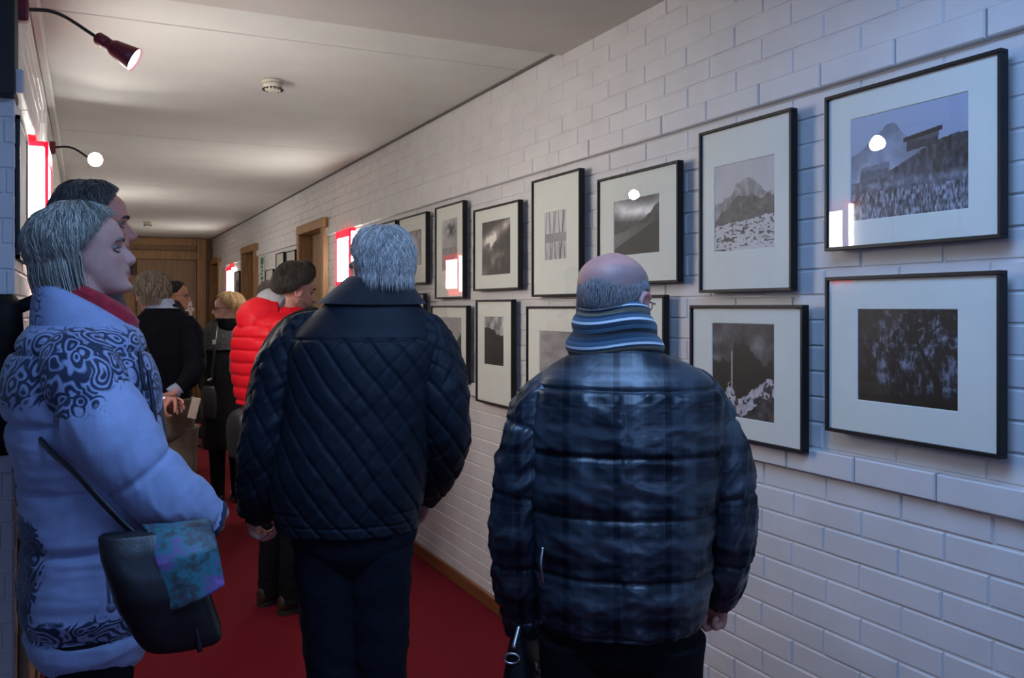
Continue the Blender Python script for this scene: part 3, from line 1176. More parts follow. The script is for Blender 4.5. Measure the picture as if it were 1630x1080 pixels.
def hair_mesh(parent, Hm, mats, thick, tmax, tmin=None, n=900, L=(35, 60), rad=.0011, release=None, end=None, seed=1, swirl=0.0, flare=.0, shell=True, mess=.004, crown=(0, -.02), name='hair', lump=.006, gloss_n=6, part=None, curl=0.0):
    """hair as a shaped cap plus combed strands; angles in degrees from the crown; phi 0 = forehead"""
    rng = np.random.default_rng(seed)
    c = SK_C + np.array((0, 0, 0))

    def Rr(th, ph, ex):
        D = np.stack([np.sin(th) * np.sin(ph), np.sin(th) * np.cos(ph), np.cos(th) + 0 * ph], -1)
        r = 1 / np.sqrt(((D / SK_R) ** 2).sum(-1))
        return c + D * (r + ex)[..., None]

    def lumps(th, ph):
        return lump * (fbm(np.stack([3 * np.cos(ph) * np.sin(th), 3 * np.sin(ph) * np.sin(th), 2 * np.cos(th) + 0 * ph], -1) * 1.2, seed, 3) - .5) * 2
    mb = MB()
    if shell:
        nu, nv = 96, 40
        ph = np.linspace(-math.pi, math.pi, nu, endpoint=False)[None]
        T1 = R(1) * np.vectorize(tmax)(np.degrees(ph))
        t = np.linspace(.015, 1, nv)[:, None]
        th = t * T1
        ex = np.vectorize(thick)(np.degrees(th), np.degrees(ph + 0 * th))
        edge = sstep(1.0, .86, t)
        P = Rr(th, ph + 0 * th, ex * (.25 + .75 * edge) - .003 * (1 - edge) + lumps(th, ph + 0 * th) * edge + .0012 * np.sin(40 * ph + 6 * fbm(np.stack([ph * 3 + 0 * th, th * 2, 0 * th], -1), 4)) * edge)
        if release is not None:
            pass
        P2 = Rr(th[-1:] + .03, ph, -.012 + 0 * ph)
        P = np.concatenate([P, P2])
        mb.grid(X4(Hm, orient(P)), attr=np.full(P.shape[:2], .35))
    phs = rng.uniform(-180, 180, n)
    for i in range(n):
        ph = phs[i]
        tm = tmax(ph)
        t0 = tmin(ph) if tmin else 2
        if tm - t0 < 3:
            continue
        th = t0 + (tm - t0) * rng.random() ** .75 * .92
        ln = rng.uniform(*L)
        steps = 7
        q = []
        out = False
        lift = rng.uniform(-.1, 1) * mess
        tw = rng.normal(0, 1) * swirl + part * np.sin(R(ph)) if part else rng.normal(0, 1) * swirl
        p = None
        for k in range(steps):
            if not out:
                a, b = R(th), R(ph)
                ex = thick(th, ph) + float(lumps(np.array(a), np.array(b))) + lift * (k / steps) + rng.normal(0, mess * .12)
                p = Rr(np.array(a), np.array(b), np.array(ex))
                th += ln / steps
                ph += tw * ln / steps / max(.25, math.sin(min(a, 2.4)))
                lim = tmax(ph) + rng.uniform(-3, 4)
                if release is not None and p[2] < release:
                    out = True
                    d = np.array((p[0], p[1] - c[1], 0))
                    d /= np.linalg.norm(d) + 1e-6
                    zend = end(ph) + rng.uniform(-.012, .012)
                    hstep = max(.004, (p[2] - zend) / max(1, steps - k - 1))
                elif th > lim:
                    q.append((*p, 0))
                    break
            else:
                if p[2] < zend:
                    break
                p = p + np.array((0, 0, -hstep)) + d * (flare * hstep - curl * hstep * (k / steps) ** 2) + rng.normal(0, .0012, 3)
            q.append((*p, 0))
        if len(q) < 3:
            continue
        q = np.array(q)
        tt = np.linspace(0, 1, len(q))
        q[:, 3] = rad * rng.uniform(.7, 1.3) * np.minimum(1, np.minimum(.5 + 4 * tt, .15 + 2.2 * (1 - tt)))
        P = sweep(q, max(6, len(q) + 3), 3)
        tone = np.clip(rng.normal(.5, .24), 0, 1)
        mb.grid(X4(Hm, P), attr=np.full(P.shape[:2], tone))
    return mb.build(name, mats, parent)


def hair_mat(name, dark, light, rough=.45):
    m = mat(name, light, rough, .05, 20, spec=.4)
    nt = m.node_tree
    b = nt.nodes['Principled BSDF']
    a = nd(nt, 'ShaderNodeAttribute')
    a.attribute_name = 'mask'
    rp = nd(nt, 'ShaderNodeValToRGB')
    rp.color_ramp.elements[0].color = (*dark, 1)
    rp.color_ramp.elements[1].color = (*light, 1)
    rp.color_ramp.elements[0].position = .25
    rp.color_ramp.elements[1].position = .8
    nt.links.new(a.outputs['Fac'], rp.inputs['Fac'])
    nt.links.new(rp.outputs['Color'], b.inputs['Base Color'])
    return m


def glasses(parent, Hm, m_, r=.022):
    m = MB()
    for sg in (-1, 1):
        q = [(sg * .032 + r * 1.1 * math.cos(a), .096 - .004 * abs(math.cos(a)), .110 + r * .8 * math.sin(a), .0016) for a in np.linspace(0, TAU, 17)]
        m.grid(X4(Hm, orient(sweep(np.array(q), 40, 8))))
        m.tube(X4(Hm, [(sg * .055, .092, .114), (sg * .076, .06, .113), (sg * .080, -.005, .112), (sg * .078, -.03, .100)]), .0017, 8)
    m.tube(X4(Hm, [(-.011, .097, .113), (0, .100, .115), (.011, .097, .113)]), .0015, 8)
    return m.build('glasses', m_, parent)


# ------------------------------------------------------------------ garments
def coords(P):
    """arc length around each ring and along the sleeve, metres"""
    d = np.linalg.norm(np.roll(P, -1, 1) - P, axis=-1)
    s = np.cumsum(d, 1) - d
    e = np.linalg.norm(np.diff(P, axis=0), axis=-1).mean(1)
    v = np.concatenate([[0], np.cumsum(e)])[:, None] + 0 * s
    return s, v, d.sum(1, keepdims=True)


def garment(parent, name, mats, torso, sleeves, dtorso, dsleeve, nt_=(150, 260), ns=(110, 110), p=2.3, amask=None, smask=None, hem=True):
    m = MB()
    P = orient(ringstack(torso, *nt_, p=p))
    D = dtorso(P) if dtorso else 0
    P = P + normals(P) * np.asarray(D)[..., None] if dtorso else P
    A = amask(P) if amask else np.zeros(P.shape[:2])
    P2 = tuck(P, 0) if hem else P
    A2 = np.concatenate([np.repeat(A[:1], 3, 0), A]) if hem else A
    m.grid(P2, attr=A2)
    for k, sl in enumerate(sleeves):
        S = orient(sweep(sl, ns[0], ns[1], up=(0, 1, 0)))
        D = dsleeve(S, k)
        S = S + normals(S) * D[..., None]
        A = smask(S, k) if smask else np.zeros(S.shape[:2])
        S2 = tuck(S, 1, .84, .03)
        m.grid(S2, attr=np.concatenate([A, np.repeat(A[-1:], 3, 0)]))
    return m.build(name, mats, parent)


def trousers(parent, mat_, hips, legs, wr=.006, seed=3, res=(80, 60)):
    m = MB()
    P = orient(ringstack(hips, 24, 64))
    m.grid(P)
    for k, lg in enumerate(legs):
        S = orient(sweep(lg, *res, up=(0, 1, 0)))
        s, v, c = coords(S)
        nz = ridge(np.stack([S[..., 0] * 9, S[..., 1] * 9, S[..., 2] * 11], -1), seed + k, 3)
        hemf = sstep(.55, 1, np.linspace(0, 1, res[0]))[:, None]
        S = S + normals(S) * ((nz - .4) * wr * (.8 + hemf))[..., None]
        m.grid(tuck(S, 1, .86, .02))
    return m.build('trousers', mat_, parent)


def shoe(parent, heel, toe_dir, mats, s=1.0, name='shoe'):
    """heel = ground point under the ankle; toe_dir horizontal"""
    f = np.array([toe_dir[0], toe_dir[1], 0.0])
    f /= np.linalg.norm(f)
    l = np.array([f[1], -f[0], 0])
    hx = np.array([heel[0], heel[1], 0.0])
    m = MB()
    a = np.linspace(0, TAU, 28, endpoint=False)
    rows = []
    for (x, w, h, z) in ((-.068, .012, .02, .045), (-.062, .026, .034, .048), (-.04, .034, .045, .055), (0, .037, .050, .058), (.05, .040, .040, .047), (.10, .046, .030, .036), (.14, .045, .024, .030), (.175, .034, .018, .025), (.19, .012, .008, .022)):
        r = [hx + (f * x + l * math.cos(t) * w) * s + np.array([0, 0, (z + math.sin(t) * h) * s]) for t in a]
        rows.append(r)
    P = np.array(rows)
    P = np.stack([spline(P[:, j], 30) for j in range(28)], 1)
    P[..., 2] = np.maximum(P[..., 2], .012 * s)
    m.grid(orient(P))
    m.tube([hx + np.array([0, 0, .07 * s]), hx + np.array([0, -.0, .12 * s]) - f * .005], [.045 * s, .043 * s], 20)
    o = m.build(name, mats[0], parent)
    m = MB()
    rows = []
    for x, w in ((-.07, .015), (-.05, .034), (0, .036), (.05, .038), (.10, .048), (.15, .046), (.185, .028), (.194, .01)):
        rows.append((x, w))
    c = spline(rows, 24)
    ring = [hx + (f * x + l * w) * s for x, w in c] + [hx + (f * x - l * w) * s for x, w in c[::-1]]
    P = np.array([[q + np.array([0, 0, z * s]) for q in ring] for z in (0.001, .02)])
    m.grid(orient(P), smooth=False)
    m.build('sole', mats[1], o)
    return o


MATS_EYE = [mat('eye_white', (.26, .22, .20), .3, .03), mat('iris', (.03, .025, .02), .1, .05), mat('lid_skin', (.48, .27, .22), .5), mat('lash', (.14, .08, .065), .7)]


def person(label, origin, rot, H, torso, arms, legs, head, skin, voxel=.006, smooth=2, nose=1.0, ear=True, jaw=1.0, maskfn=None, hands=(), shrink=.80, chin=0.0, lips=1.0, tl=.0):
    """body with every limb, in person space (facing +y)"""
    M = Matrix.Translation(tuple(origin)) @ Matrix.Rotation(R(rot), 4, 'Z')
    mb = MB()
    t = np.array(torso, float)
    t = t[t[:, 0] > .9 * H / 1.75]
    t = t.copy()
    t[:, 3:5] *= shrink
    crotch = .80 * H / 1.75
    b0 = t[0].copy()
    lo = [[crotch, b0[1], b0[2], b0[3] * .6, b0[4] * .55], [crotch + .06, b0[1], b0[2], b0[3] * .84, b0[4] * .84]]
    rows = [r for r in lo if r[0] < b0[0] - .02] + t.tolist()
    mb.grid(orient(ringstack(rows, 40, 48)))
    pv = np.array(head.translation if False else X4(head, (0, -.02, .06)))
    nk = rows[-1]
    ntop = np.array([nk[1], nk[2], nk[0]])
    mb.tube([ntop - (0, 0, .05), ntop + (pv - ntop) * .4, pv, pv + (0, 0, .02)], [.060, .054, .054, .05], 24)
    add_head(mb, head, nose, ear, jaw, lips, chin)
    for a in arms:
        a = np.array(a, float).copy()
        a[:, 3] = np.minimum(a[:, 3] * .66, np.linspace(.055, .030, len(a)))
        mb.grid(orient(sweep(a, 40, 20)))
    for lg in legs:
        a = np.array(lg, float).copy()
        a[:, 3] = np.maximum(a[:, 3] * .72, .035)
        mb.grid(orient(sweep(a, 50, 22)))
        an = a[-1]
        mb.ball((an[0], an[1] + .03, .055), (.034, .085, .035), 16, 10)
    for h in hands:
        add_hand(mb, *h[0], **h[1])
    o = voxel_body(mb, 'person', skin, voxel, M, smooth, maskfn)
    return tag(o, label, 'person')
# ================================================================== people
skin_red = mask_mat('skin_ruddy', (.60, .285, .225), (.36, .085, .075), .5, (.20, .18, .18), sss=.15)
skin_pale = mask_mat('skin_pale', (.58, .32, .26), (.30, .07, .08), .5, (.2, .15, .12), sss=.15)
skin_orange_lit = mask_mat('skin_orange_lit', (.42, .20, .14), (.38, .11, .09), .5, (.10, .07, .06), sss=.15)  # orange light on the face is put into this skin colour
skin_beard = mask_mat('skin_bearded', (.50, .26, .20), (.45, .14, .12), .5, (.16, .095, .075), sss=.15)
skin_white = mask_mat('skin_very_pale', (.72, .60, .56), (.6, .35, .33), .5, (.5, .4, .4), sss=.1)
black_cloth = mat('black_trouser_cloth', (.0065, .0065, .008), .9, .2, 60, .3, 500, spec=.15)
navy_cloth = mat('dark_navy_trouser_cloth', (.009, .010, .017), .9, .2, 60, .3, 500, spec=.15)
khaki_cloth = mat('khaki_cloth', (.17, .135, .085), .85, .15, 60, .3, 500)
shoe_black = mat('black_shoe_leather', (.012, .011, .011), .4, .2)
shoe_brown = mat('brown_shoe_leather', (.045, .025, .016), .5, .2)
sole = mat('rubber_sole', (.03, .022, .018), .7)
blackbag = mat('black_nylon', (.006, .006, .007), .6, .2, 50, .3, 600, spec=.25)
blackleather = mat('black_leather', (.010, .010, .012), .38, .2, 50, .2, 300)


class Fr:
    """a person's own frame, with pixel-to-frame conversion"""

    def __init__(s, px, d, rot):
        p = at(px, 490, d)
        s.o = np.array([p[0], p[1], 0.0])
        s.rot, s.d = rot, d
        s.M = Matrix.Translation(tuple(s.o)) @ Matrix.Rotation(R(rot), 4, 'Z')
        s.I = s.M.inverted()

    def p(s, px, py, d=None):
        return X4(s.I, at(px, py, d or s.d))

    def rows(s, lst, side=False, d=None):
        d = d or s.d
        out = []
        for py, a, b, k in lst:
            c = s.p((a + b) / 2, py, d)
            h = (b - a) / 2 * d / F
            out.append((c[2], c[0], c[1], h * k, h) if side else (c[2], c[0], c[1], h, h * k))
        return out

    def tube(s, lst):
        out = []
        for px, py, d, r in lst:
            c = s.p(px, py, d)
            out.append((c[0], c[1], c[2], r * d / F))
        return out


def legs2(x0, x1, z0, hipr=.095, kx=.0, foot=.0, anky=-.01, y=0.0, kr=.075, ar=.060):
    return [[(x, y, z0, hipr), (x * 1.02, y + .012 + kx, .48, kr), (x * 1.06, y + anky + .0, .12, ar), (x * 1.06, y + anky, .055, ar * 1.02)] for x in (x0, x1)]


def shoes(parent, lg, mats, dirs, s=1.0):
    for l, d in zip(lg, dirs):
        shoe(parent, l[-1][:2], d, mats, s)


def held(mb_parts, M, base, name, label, cat):
    """a top-level thing whose parts were modelled in a person's frame"""
    w = X4(M, base)
    o = empty(name, w, label, cat)
    o.rotation_euler = M.to_euler()
    for nm, mb, m in mb_parts:
        mb.build(nm, m, o, off=base)
    return o


# ------------------------------------------------------------------ bald man in the plaid quilted jacket
f = Fr(990, 1.96, -32)
tor = f.rows([(988, 868, 1108, .80), (930, 858, 1120, .80), (850, 852, 1130, .78), (760, 846, 1138, .76), (680, 842, 1143, .74), (632, 846, 1142, .70),
              (604, 858, 1128, .64), (586, 878, 1100, .62), (572, 902, 1066, .70), (562, 922, 1044, .86)])
slL = f.tube([(915, 612, 1.96, 16), (880, 622, 1.96, 30), (856, 652, 1.955, 37), (839, 706, 1.95, 38), (825, 785, 1.955, 39), (823, 860, 1.97, 39), (826, 920, 2.0, 37), (832, 968, 2.03, 31), (836, 1002, 2.05, 25)])
slR = f.tube([(1065, 610, 1.96, 16), (1098, 620, 1.96, 30), (1120, 652, 1.955, 37), (1141, 702, 1.95, 38), (1157, 765, 1.955, 39), (1160, 845, 1.97, 38), (1155, 895, 2.0, 35), (1147, 932, 2.03, 28), (1140, 957, 2.05, 21)])
Hm = head_mat(f.p(972, 528, 1.975), -24, -4, 0, .985)
lg = legs2(-.088, .084, .80, .098)


def fringe(x, y, z):
    ph = np.degrees(np.arctan2(x, y - SK_C[1]))
    th = np.degrees(np.arccos(np.clip((z - SK_C[2]) / np.sqrt(x ** 2 + (y - SK_C[1]) ** 2 + (z - SK_C[2]) ** 2 + 1e-9), -1, 1)))
    lo = np.interp(ph, (-180, -120, -70, 40, 70, 100, 140, 180), (70, 82, 92, 80, 46, 36, 46, 70))
    return .72 * sstep(lo - 10, lo + 24, th + 10 * (fbm(np.stack([x, y, z], -1) * 60, 3, 3) - .5) * 2) * (np.abs(ph) > 52) * sstep(124, 112, th) * (np.abs(x) < .079)


body = person('bald person in a glossy dark plaid padded jacket and striped scarf, seen from behind', f.o, f.rot, 1.64, tor, [slL, slR], lg, Hm, skin_red, .0042, 2,
              maskfn=face_mask(Hm, fringe=fringe), hands=[
                  ((f.p(836, 1000, 2.05), (.05, .12, -1), (.25, 1, 0), 1), dict(curl=(62, 70, 45), thumb=(35, 30), s=.95)),
                  ((f.p(1143, 932, 2.05), (-.10, .10, -1), (-.55, .85, 0), -1), dict(curl=(68, 80, 45), thumb=(35, 30), s=.95))])
zse = [1.348, 1.212, 1.084, .955, .833, 1.50]


def pillow(z, seams, amp, cut=.004, w=.005):
    s_ = np.array(sorted(seams))
    i = np.clip(np.searchsorted(s_, z) - 1, 0, len(s_) - 2)
    t = np.clip((z - s_[i]) / (s_[i + 1] - s_[i]), 0, 1)
    d = amp * (4 * t * (1 - t)) ** .55
    near = np.min(np.abs(z[..., None] - s_), -1)
    return d - cut * g(near, w), near


def d_plaid(P):
    x, y, z = P[..., 0], P[..., 1], P[..., 2]
    zz = z + .006 * (fbm(P * 7, 3, 2) - .5)
    d, near = pillow(zz, zse, .0065, .006, .004)
    yoke = sstep(1.36, 1.33, z)
    puck = ridge(np.stack([x * 16 + y * 10, y * 9, z * 5], -1), 5, 3) - .45
    diag = ridge(np.stack([(x + .9 * np.sign(x) * z) * 9, y * 5, (z - .6 * np.abs(x)) * 10], -1), 8, 3) - .42
    hz = ridge(np.stack([x * 5 + 3 * z, y * 5, z * 22 + 4 * x], -1), 15, 3) - .45
    d = d + yoke * (.008 * puck * g(near, .05) + .013 * diag + .004 * hz)
    return d + .003 * (fbm(P * 12, 2) - .5)


def d_sleeve_puff(P, k, pitch=.15, amp=.005, wr=.015, seed=0):
    s, v, c = coords(P)
    q = v + .012 * (fbm(P * 9, 31 + k + seed, 2) - .5)
    t = (q / pitch) % 1
    d = amp * (4 * t * (1 - t)) ** .5 - .004 * g(np.minimum(t, 1 - t) * pitch, .005)
    a = s / c * TAU
    n_ = ridge(np.stack([np.cos(a) * 1.3 + v * 3, np.sin(a) * 1.3, v * 16 + 1.2 * np.sin(a + k)], -1), 41 + k + seed, 3) - .42
    return d + wr * n_


def plaid_mat():
    m = bpy.data.materials.new('plaid_padded_nylon')
    m.use_nodes = True
    nt = m.node_tree
    b = nt.nodes['Principled BSDF']
    tc = nd(nt, 'ShaderNodeTexCoord')
    sp = nd(nt, 'ShaderNodeSeparateXYZ')
    nt.links.new(tc.outputs['Object'], sp.inputs[0])
    fac = None
    for ax, per, ph in (('X', .105, .2), ('Z', .115, .5), ('X', .035, .1), ('Z', .0383, .3)):
        mu = nd(nt, 'ShaderNodeMath', operation='MULTIPLY_ADD')
        mu.inputs[1].default_value = 1 / per
        mu.inputs[2].default_value = ph
        nt.links.new(sp.outputs[ax], mu.inputs[0])
        fc = nd(nt, 'ShaderNodeMath', operation='FRACT')
        nt.links.new(mu.outputs[0], fc.inputs[0])
        rp = nd(nt, 'ShaderNodeValToRGB')
        e = rp.color_ramp.elements
        if per > .1:
            e[0].position, e[0].color = .0, (.10, .10, .10, 1)
            e[1].position, e[1].color = .42, (1, 1, 1, 1)
            for q, c in ((.12, .10), (.18, .55), (.36, .55), (.58, .9), (.66, .35), (.9, .35)):
                n = e.new(q)
                n.color = (c, c, c, 1)
        else:
            e[0].position, e[0].color = .0, (.55, .55, .55, 1)
            e[1].position, e[1].color = .9, (.55, .55, .55, 1)
            for q, c in ((.44, .5), (.47, 1.), (.53, 1.), (.56, .5)):
                n = e.new(q)
                n.color = (c, c, c, 1)
        nt.links.new(fc.outputs[0], rp.inputs['Fac'])
        if fac is None:
            fac = rp.outputs['Color']
        else:
            mx = nd(nt, 'ShaderNodeMix', data_type='RGBA')
            mx.inputs['Factor'].default_value = .5 if per > .1 else .14
            nt.links.new(fac, mx.inputs['A'])
            nt.links.new(rp.outputs['Color'], mx.inputs['B'])
            fac = mx.outputs['Result']
    rp = nd(nt, 'ShaderNodeValToRGB')
    rp.color_ramp.elements[0].position, rp.color_ramp.elements[0].color = .22, (.004, .006, .010, 1)
    rp.color_ramp.elements[1].position, rp.color_ramp.elements[1].color = .66, (.030, .043, .058, 1)
    nt.links.new(fac, rp.inputs['Fac'])
    nt.links.new(rp.outputs['Color'], b.inputs['Base Color'])
    b.inputs['Roughness'].default_value = .37
    sm = nd(nt, 'ShaderNodeMapRange')       # the light checks are woven of shinier thread
    sm.inputs['From Min'].default_value, sm.inputs['From Max'].default_value = .30, .72
    sm.inputs['To Min'].default_value, sm.inputs['To Max'].default_value = .18, .85
    nt.links.new(fac, sm.inputs['Value'])
    nt.links.new(sm.outputs[0], b.inputs['Specular IOR Level'])
    nz = nd(nt, 'ShaderNodeTexNoise', Scale=60.0, Detail=4.0)
    nt.links.new(tc.outputs['Object'], nz.inputs['Vector'])
    bp = nd(nt, 'ShaderNodeBump', Strength=.25, Distance=.003)
    nt.links.new(nz.outputs['Fac'], bp.inputs['Height'])
    nt.links.new(bp.outputs['Normal'], b.inputs['Normal'])
    return m


plaid = plaid_mat()
jk = garment(body, 'padded_jacket', plaid, tor, [slL, slR], d_plaid, lambda P, k: d_sleeve_puff(P, k), (240, 260), (170, 90))
m = MB()
cr = f.rows([(570, 912, 1054, .80), (560, 918, 1046, .86), (554, 922, 1042, .88)])
m.grid(orient(ringstack(cr, 20, 80)), cap0=False)
m.build('jacket_collar', plaid, jk)
# right side zip glint on the jacket hem
m = MB()
zt = f.tube([(864, 872, 1.865, 3), (861, 900, 1.86, 3), (864, 930, 1.865, 3)])
m.grid(orient(sweep(zt, 20, 6)))
m.build('pocket_zip', steel, jk)
trousers(body, black_cloth, [(.70, 0, .0, .06, .05), (.76, 0, .0, .15, .105), (.86, 0, 0, .168, .125), (.97, 0, 0, .165, .12)], lg)
shoes(body, lg, (shoe_black, sole), ((-.15, 1), (.15, 1)), .95)


def scarf_mat():
    m = bpy.data.materials.new('striped_knit_scarf')
    m.use_nodes = True
    nt = m.node_tree
    b = nt.nodes['Principled BSDF']
    b.inputs['Roughness'].default_value = .9
    b.inputs['Sheen Weight'].default_value = .2
    uv = nd(nt, 'ShaderNodeUVMap')
    sp = nd(nt, 'ShaderNodeSeparateXYZ')
    nt.links.new(uv.outputs[0], sp.inputs[0])
    rp = nd(nt, 'ShaderNodeValToRGB')
    rp.color_ramp.interpolation = 'CONSTANT'
    N, Wt, Ol, Sl, Bk = (.011, .030, .055), (.66, .70, .72), (.16, .14, .085), (.05, .11, .17), (.005, .006, .010)
    seq = [(0, Bk), (.10, Ol), (.17, N), (.20, Wt), (.232, Sl), (.29, N), (.36, Bk), (.42, Sl), (.47, N), (.54, Wt), (.578, Sl), (.63, N), (.68, Ol), (.75, N), (.80, Wt), (.832, Sl), (.88, N), (.94, Bk)]
    e = rp.color_ramp.elements
    e[0].position, e[0].color = 0, (*seq[0][1], 1)
    e[1].position, e[1].color = seq[1][0], (*seq[1][1], 1)
    for q, c in seq[2:]:
        n = e.new(q)
        n.color = (*c, 1)
    nt.links.new(sp.outputs['Y'], rp.inputs['Fac'])
    nt.links.new(rp.outputs['Color'], b.inputs['Base Color'])
    wv = nd(nt, 'ShaderNodeTexNoise', Scale=400.0)
    bp = nd(nt, 'ShaderNodeBump', Strength=.4, Distance=.002)
    nt.links.new(wv.outputs['Fac'], bp.inputs['Height'])
    nt.links.new(bp.outputs['Normal'], b.inputs['Normal'])
    return m


rows = f.rows([(562, 906, 1050, .90), (556, 903, 1052, .90), (538, 908, 1046, .92), (520, 913, 1040, .94), (503, 918, 1035, .96), (492, 924, 1030, .96), (487, 930, 1024, .96)], d=1.98)
P = orient(ringstack(rows, 90, 120))
s_, v_, c_ = coords(P)
a = np.linspace(0, TAU, 120, endpoint=False)[None]
dv = v_ / v_.max()
D = .007 * np.abs(np.sin(dv * math.pi * 2.5 + .35 * np.sin(a))) + .006 * (fbm(P * np.array((8, 8, 30)), 5, 3) - .5)
P = P + normals(P) * D[..., None]
P[..., 2] += .006 * np.sin(a + .6) * (1 - .4 * dv) + .004 * np.sin(3 * a)
P = np.concatenate([P, (P[-1].mean(0) + (P[-1] - P[-1].mean(0)) * .80 - (0, 0, .012))[None]])
m = MB()
m.grid(P, cap0=True, cap1=False)
m.build('striped_scarf', scarf_mat(), body)
wire = mat('thin_metal_rim', (.30, .28, .26), .35, metal=1)
glasses(body, Hm, wire)
eyes(body, Hm)
grey_short = hair_mat('grey_stubble_hair', (.17, .16, .16), (.42, .41, .41))
hair_mesh(body, Hm, grey_short, lambda t, p: .0012, lambda p: float(np.interp(abs(p), (0, 50, 62, 90, 130, 180), (3, 3, 86, 84, 112, 116))),
          tmin=lambda p: float(np.interp(p, (-180, -120, -70, 40, 70, 100, 140, 180), (70, 82, 92, 80, 46, 36, 46, 70))), n=7000, L=(6, 13), rad=.00045, shell=False, mess=.0012, seed=4, lump=0.0)

# bag in the left hand
b0 = f.p(832, 1050, 2.06)
hx, hy = b0[0], b0[1] + .02
m = MB()
B = [(.41, hx, hy, .045, .15), (.45, hx, hy, .058, .165), (.57, hx, hy, .054, .165), (.69, hx, hy, .040, .150), (.765, hx, hy, .022, .135), (.785, hx, hy, .010, .13)]
P = orient(ringstack(B, 50, 60, p=3.2))
P = P + normals(P) * (.012 * (fbm(P * 9, 8, 3) - .5))[..., None]
m.grid(P)
h = MB()
wL = f.p(836, 1000, 2.05)
zt = wL[2] - .10
h.tube([(hx, hy - .11, .75), (hx, hy - .09, .80), (hx + .002, hy - .05, .83), (hx, hy, .835), (hx, hy + .06, .80), (hx, hy + .10, .75)], .008, 10, 40)
k = MB()
q = [(hx - .012 + .017 * math.cos(t), hy - .142, .752 + .011 * math.sin(t)) for t in np.linspace(0, TAU, 13)]
k.tube(q, .0028, 8, 36)
k2 = MB()
k2.tube([(hx - .008, hy - .145, .775), (hx + .002, hy - .115, .815)], .006, 8)
q = held([('body', m, blackbag), ('handle', h, blackbag), ('ring', k, steel), ('clip', k2, steel)], f.M, (hx, hy, .41), 'handbag', 'small black bag hanging from the left hand of the bald plaid jacket man', 'bag')

# ------------------------------------------------------------------ grey haired man in the navy quilted jacket
f = Fr(575, 2.4, -18)
tor = f.rows([(838, 447, 662, .75), (800, 440, 668, .75), (740, 440, 682, .75), (680, 448, 692, .73), (610, 456, 702, .71), (560, 460, 710, .66), (530, 470, 704, .60), (506, 492, 690, .56),
              (488, 514, 672, .60), (472, 532, 658, .74), (456, 548, 648, .85)])
slL = f.tube([(530, 512, 2.4, 14), (488, 528, 2.4, 32), (456, 580, 2.39, 44), (437, 648, 2.38, 43), (427, 705, 2.38, 43), (420, 765, 2.41, 40), (414, 795, 2.44, 34), (408, 812, 2.46, 29)])
slR = f.tube([(640, 512, 2.4, 14), (675, 528, 2.4, 31), (696, 582, 2.39, 40), (705, 640, 2.38, 40), (709, 690, 2.40, 39), (699, 735, 2.45, 36), (684, 768, 2.51, 29), (676, 788, 2.55, 23)])
Hm = head_mat(f.p(608, 471, 2.41), 15, 0, 2, 1.0)
lg = [[(*f.p(528, 840, 2.4)[:2], .90, .104), (*f.p(532, 1000, 2.41)[:2], .62, .083), (*f.p(537, 1090, 2.41)[:2], .48, .078), (*f.p(537, 1090, 2.43)[:2], .12, .064), (*f.p(537, 1090, 2.43)[:2], .055, .064)],
      [(*f.p(600, 840, 2.4)[:2], .90, .098), (*f.p(604, 1000, 2.41)[:2], .62, .078), (*f.p(605, 1090, 2.42)[:2], .48, .072), (*f.p(607, 1090, 2.44)[:2], .12, .064), (*f.p(607, 1090, 2.44)[:2], .055, .064)]]
body = person('grey haired person in a dark navy quilted jacket, back turned, centre of the corridor', f.o, f.rot, 1.75, tor, [slL, slR], lg, Hm, skin_red, .0045, 2,
              maskfn=face_mask(Hm), hands=[
                  ((f.p(404, 800, 2.46), (0, .12, -1), (.1, 1, 0), 1), dict(curl=(48, 58, 38), thumb=(38, 25), s=.92)),
                  ((f.p(679, 778, 2.55), (-.35, .45, -.9), (-.5, .7, .2), -1), dict(curl=(30, 40, 25)))])


def quilt(a, z, pitch, depth, w=.0045, second=.5, slope=1.15):
    d = 0
    for sgn, k in ((1, 1.0), (-1, second)):
        q = ((a * slope + sgn * z) / pitch) % 1
        d = d - depth * k * g(np.minimum(q, 1 - q) * pitch, w)
        d = d + depth * .5 * k * (4 * q * (1 - q)) ** .5
    return d


def d_navy(P):
    x, y, z = P[..., 0], P[..., 1], P[..., 2]
    s, v, c = coords(P)
    a = (s - c / 2)
    a = np.where(s > c / 2, s - c, s)
    wz = .012 * (fbm(P * 6, 7, 2) - .5)
    d = quilt(a + wz, z + wz, .072, .0048, second=.28)
    below = sstep(1.445, 1.43, z)
    d = d * below - .004 * g(z - 1.437, .004) - .004 * g(z - .985, .004) * (np.abs(a) > .12) - .003 * g(z - .955, .003)
    fold = ridge(np.stack([(x - .5 * z) * 7, y * 4, (z + .8 * x) * 5], -1), 3, 3) - .4
    d = d + .011 * fold * sstep(1.42, 1.25, z) + .006 * (fbm(P * 5, 9, 2) - .5)
    return d


def d_navy_sleeve(P, k):
    s, v, c = coords(P)
    a = s
    d = quilt(a, v, .070, .0042, second=.7)
    an = s / c * TAU
    n_ = ridge(np.stack([np.cos(an) * 1.0 + v * 2, np.sin(an) * 1.0, v * 13 + .8 * np.sin(an)], -1), 21 + k, 3) - .42
    return d + .011 * n_


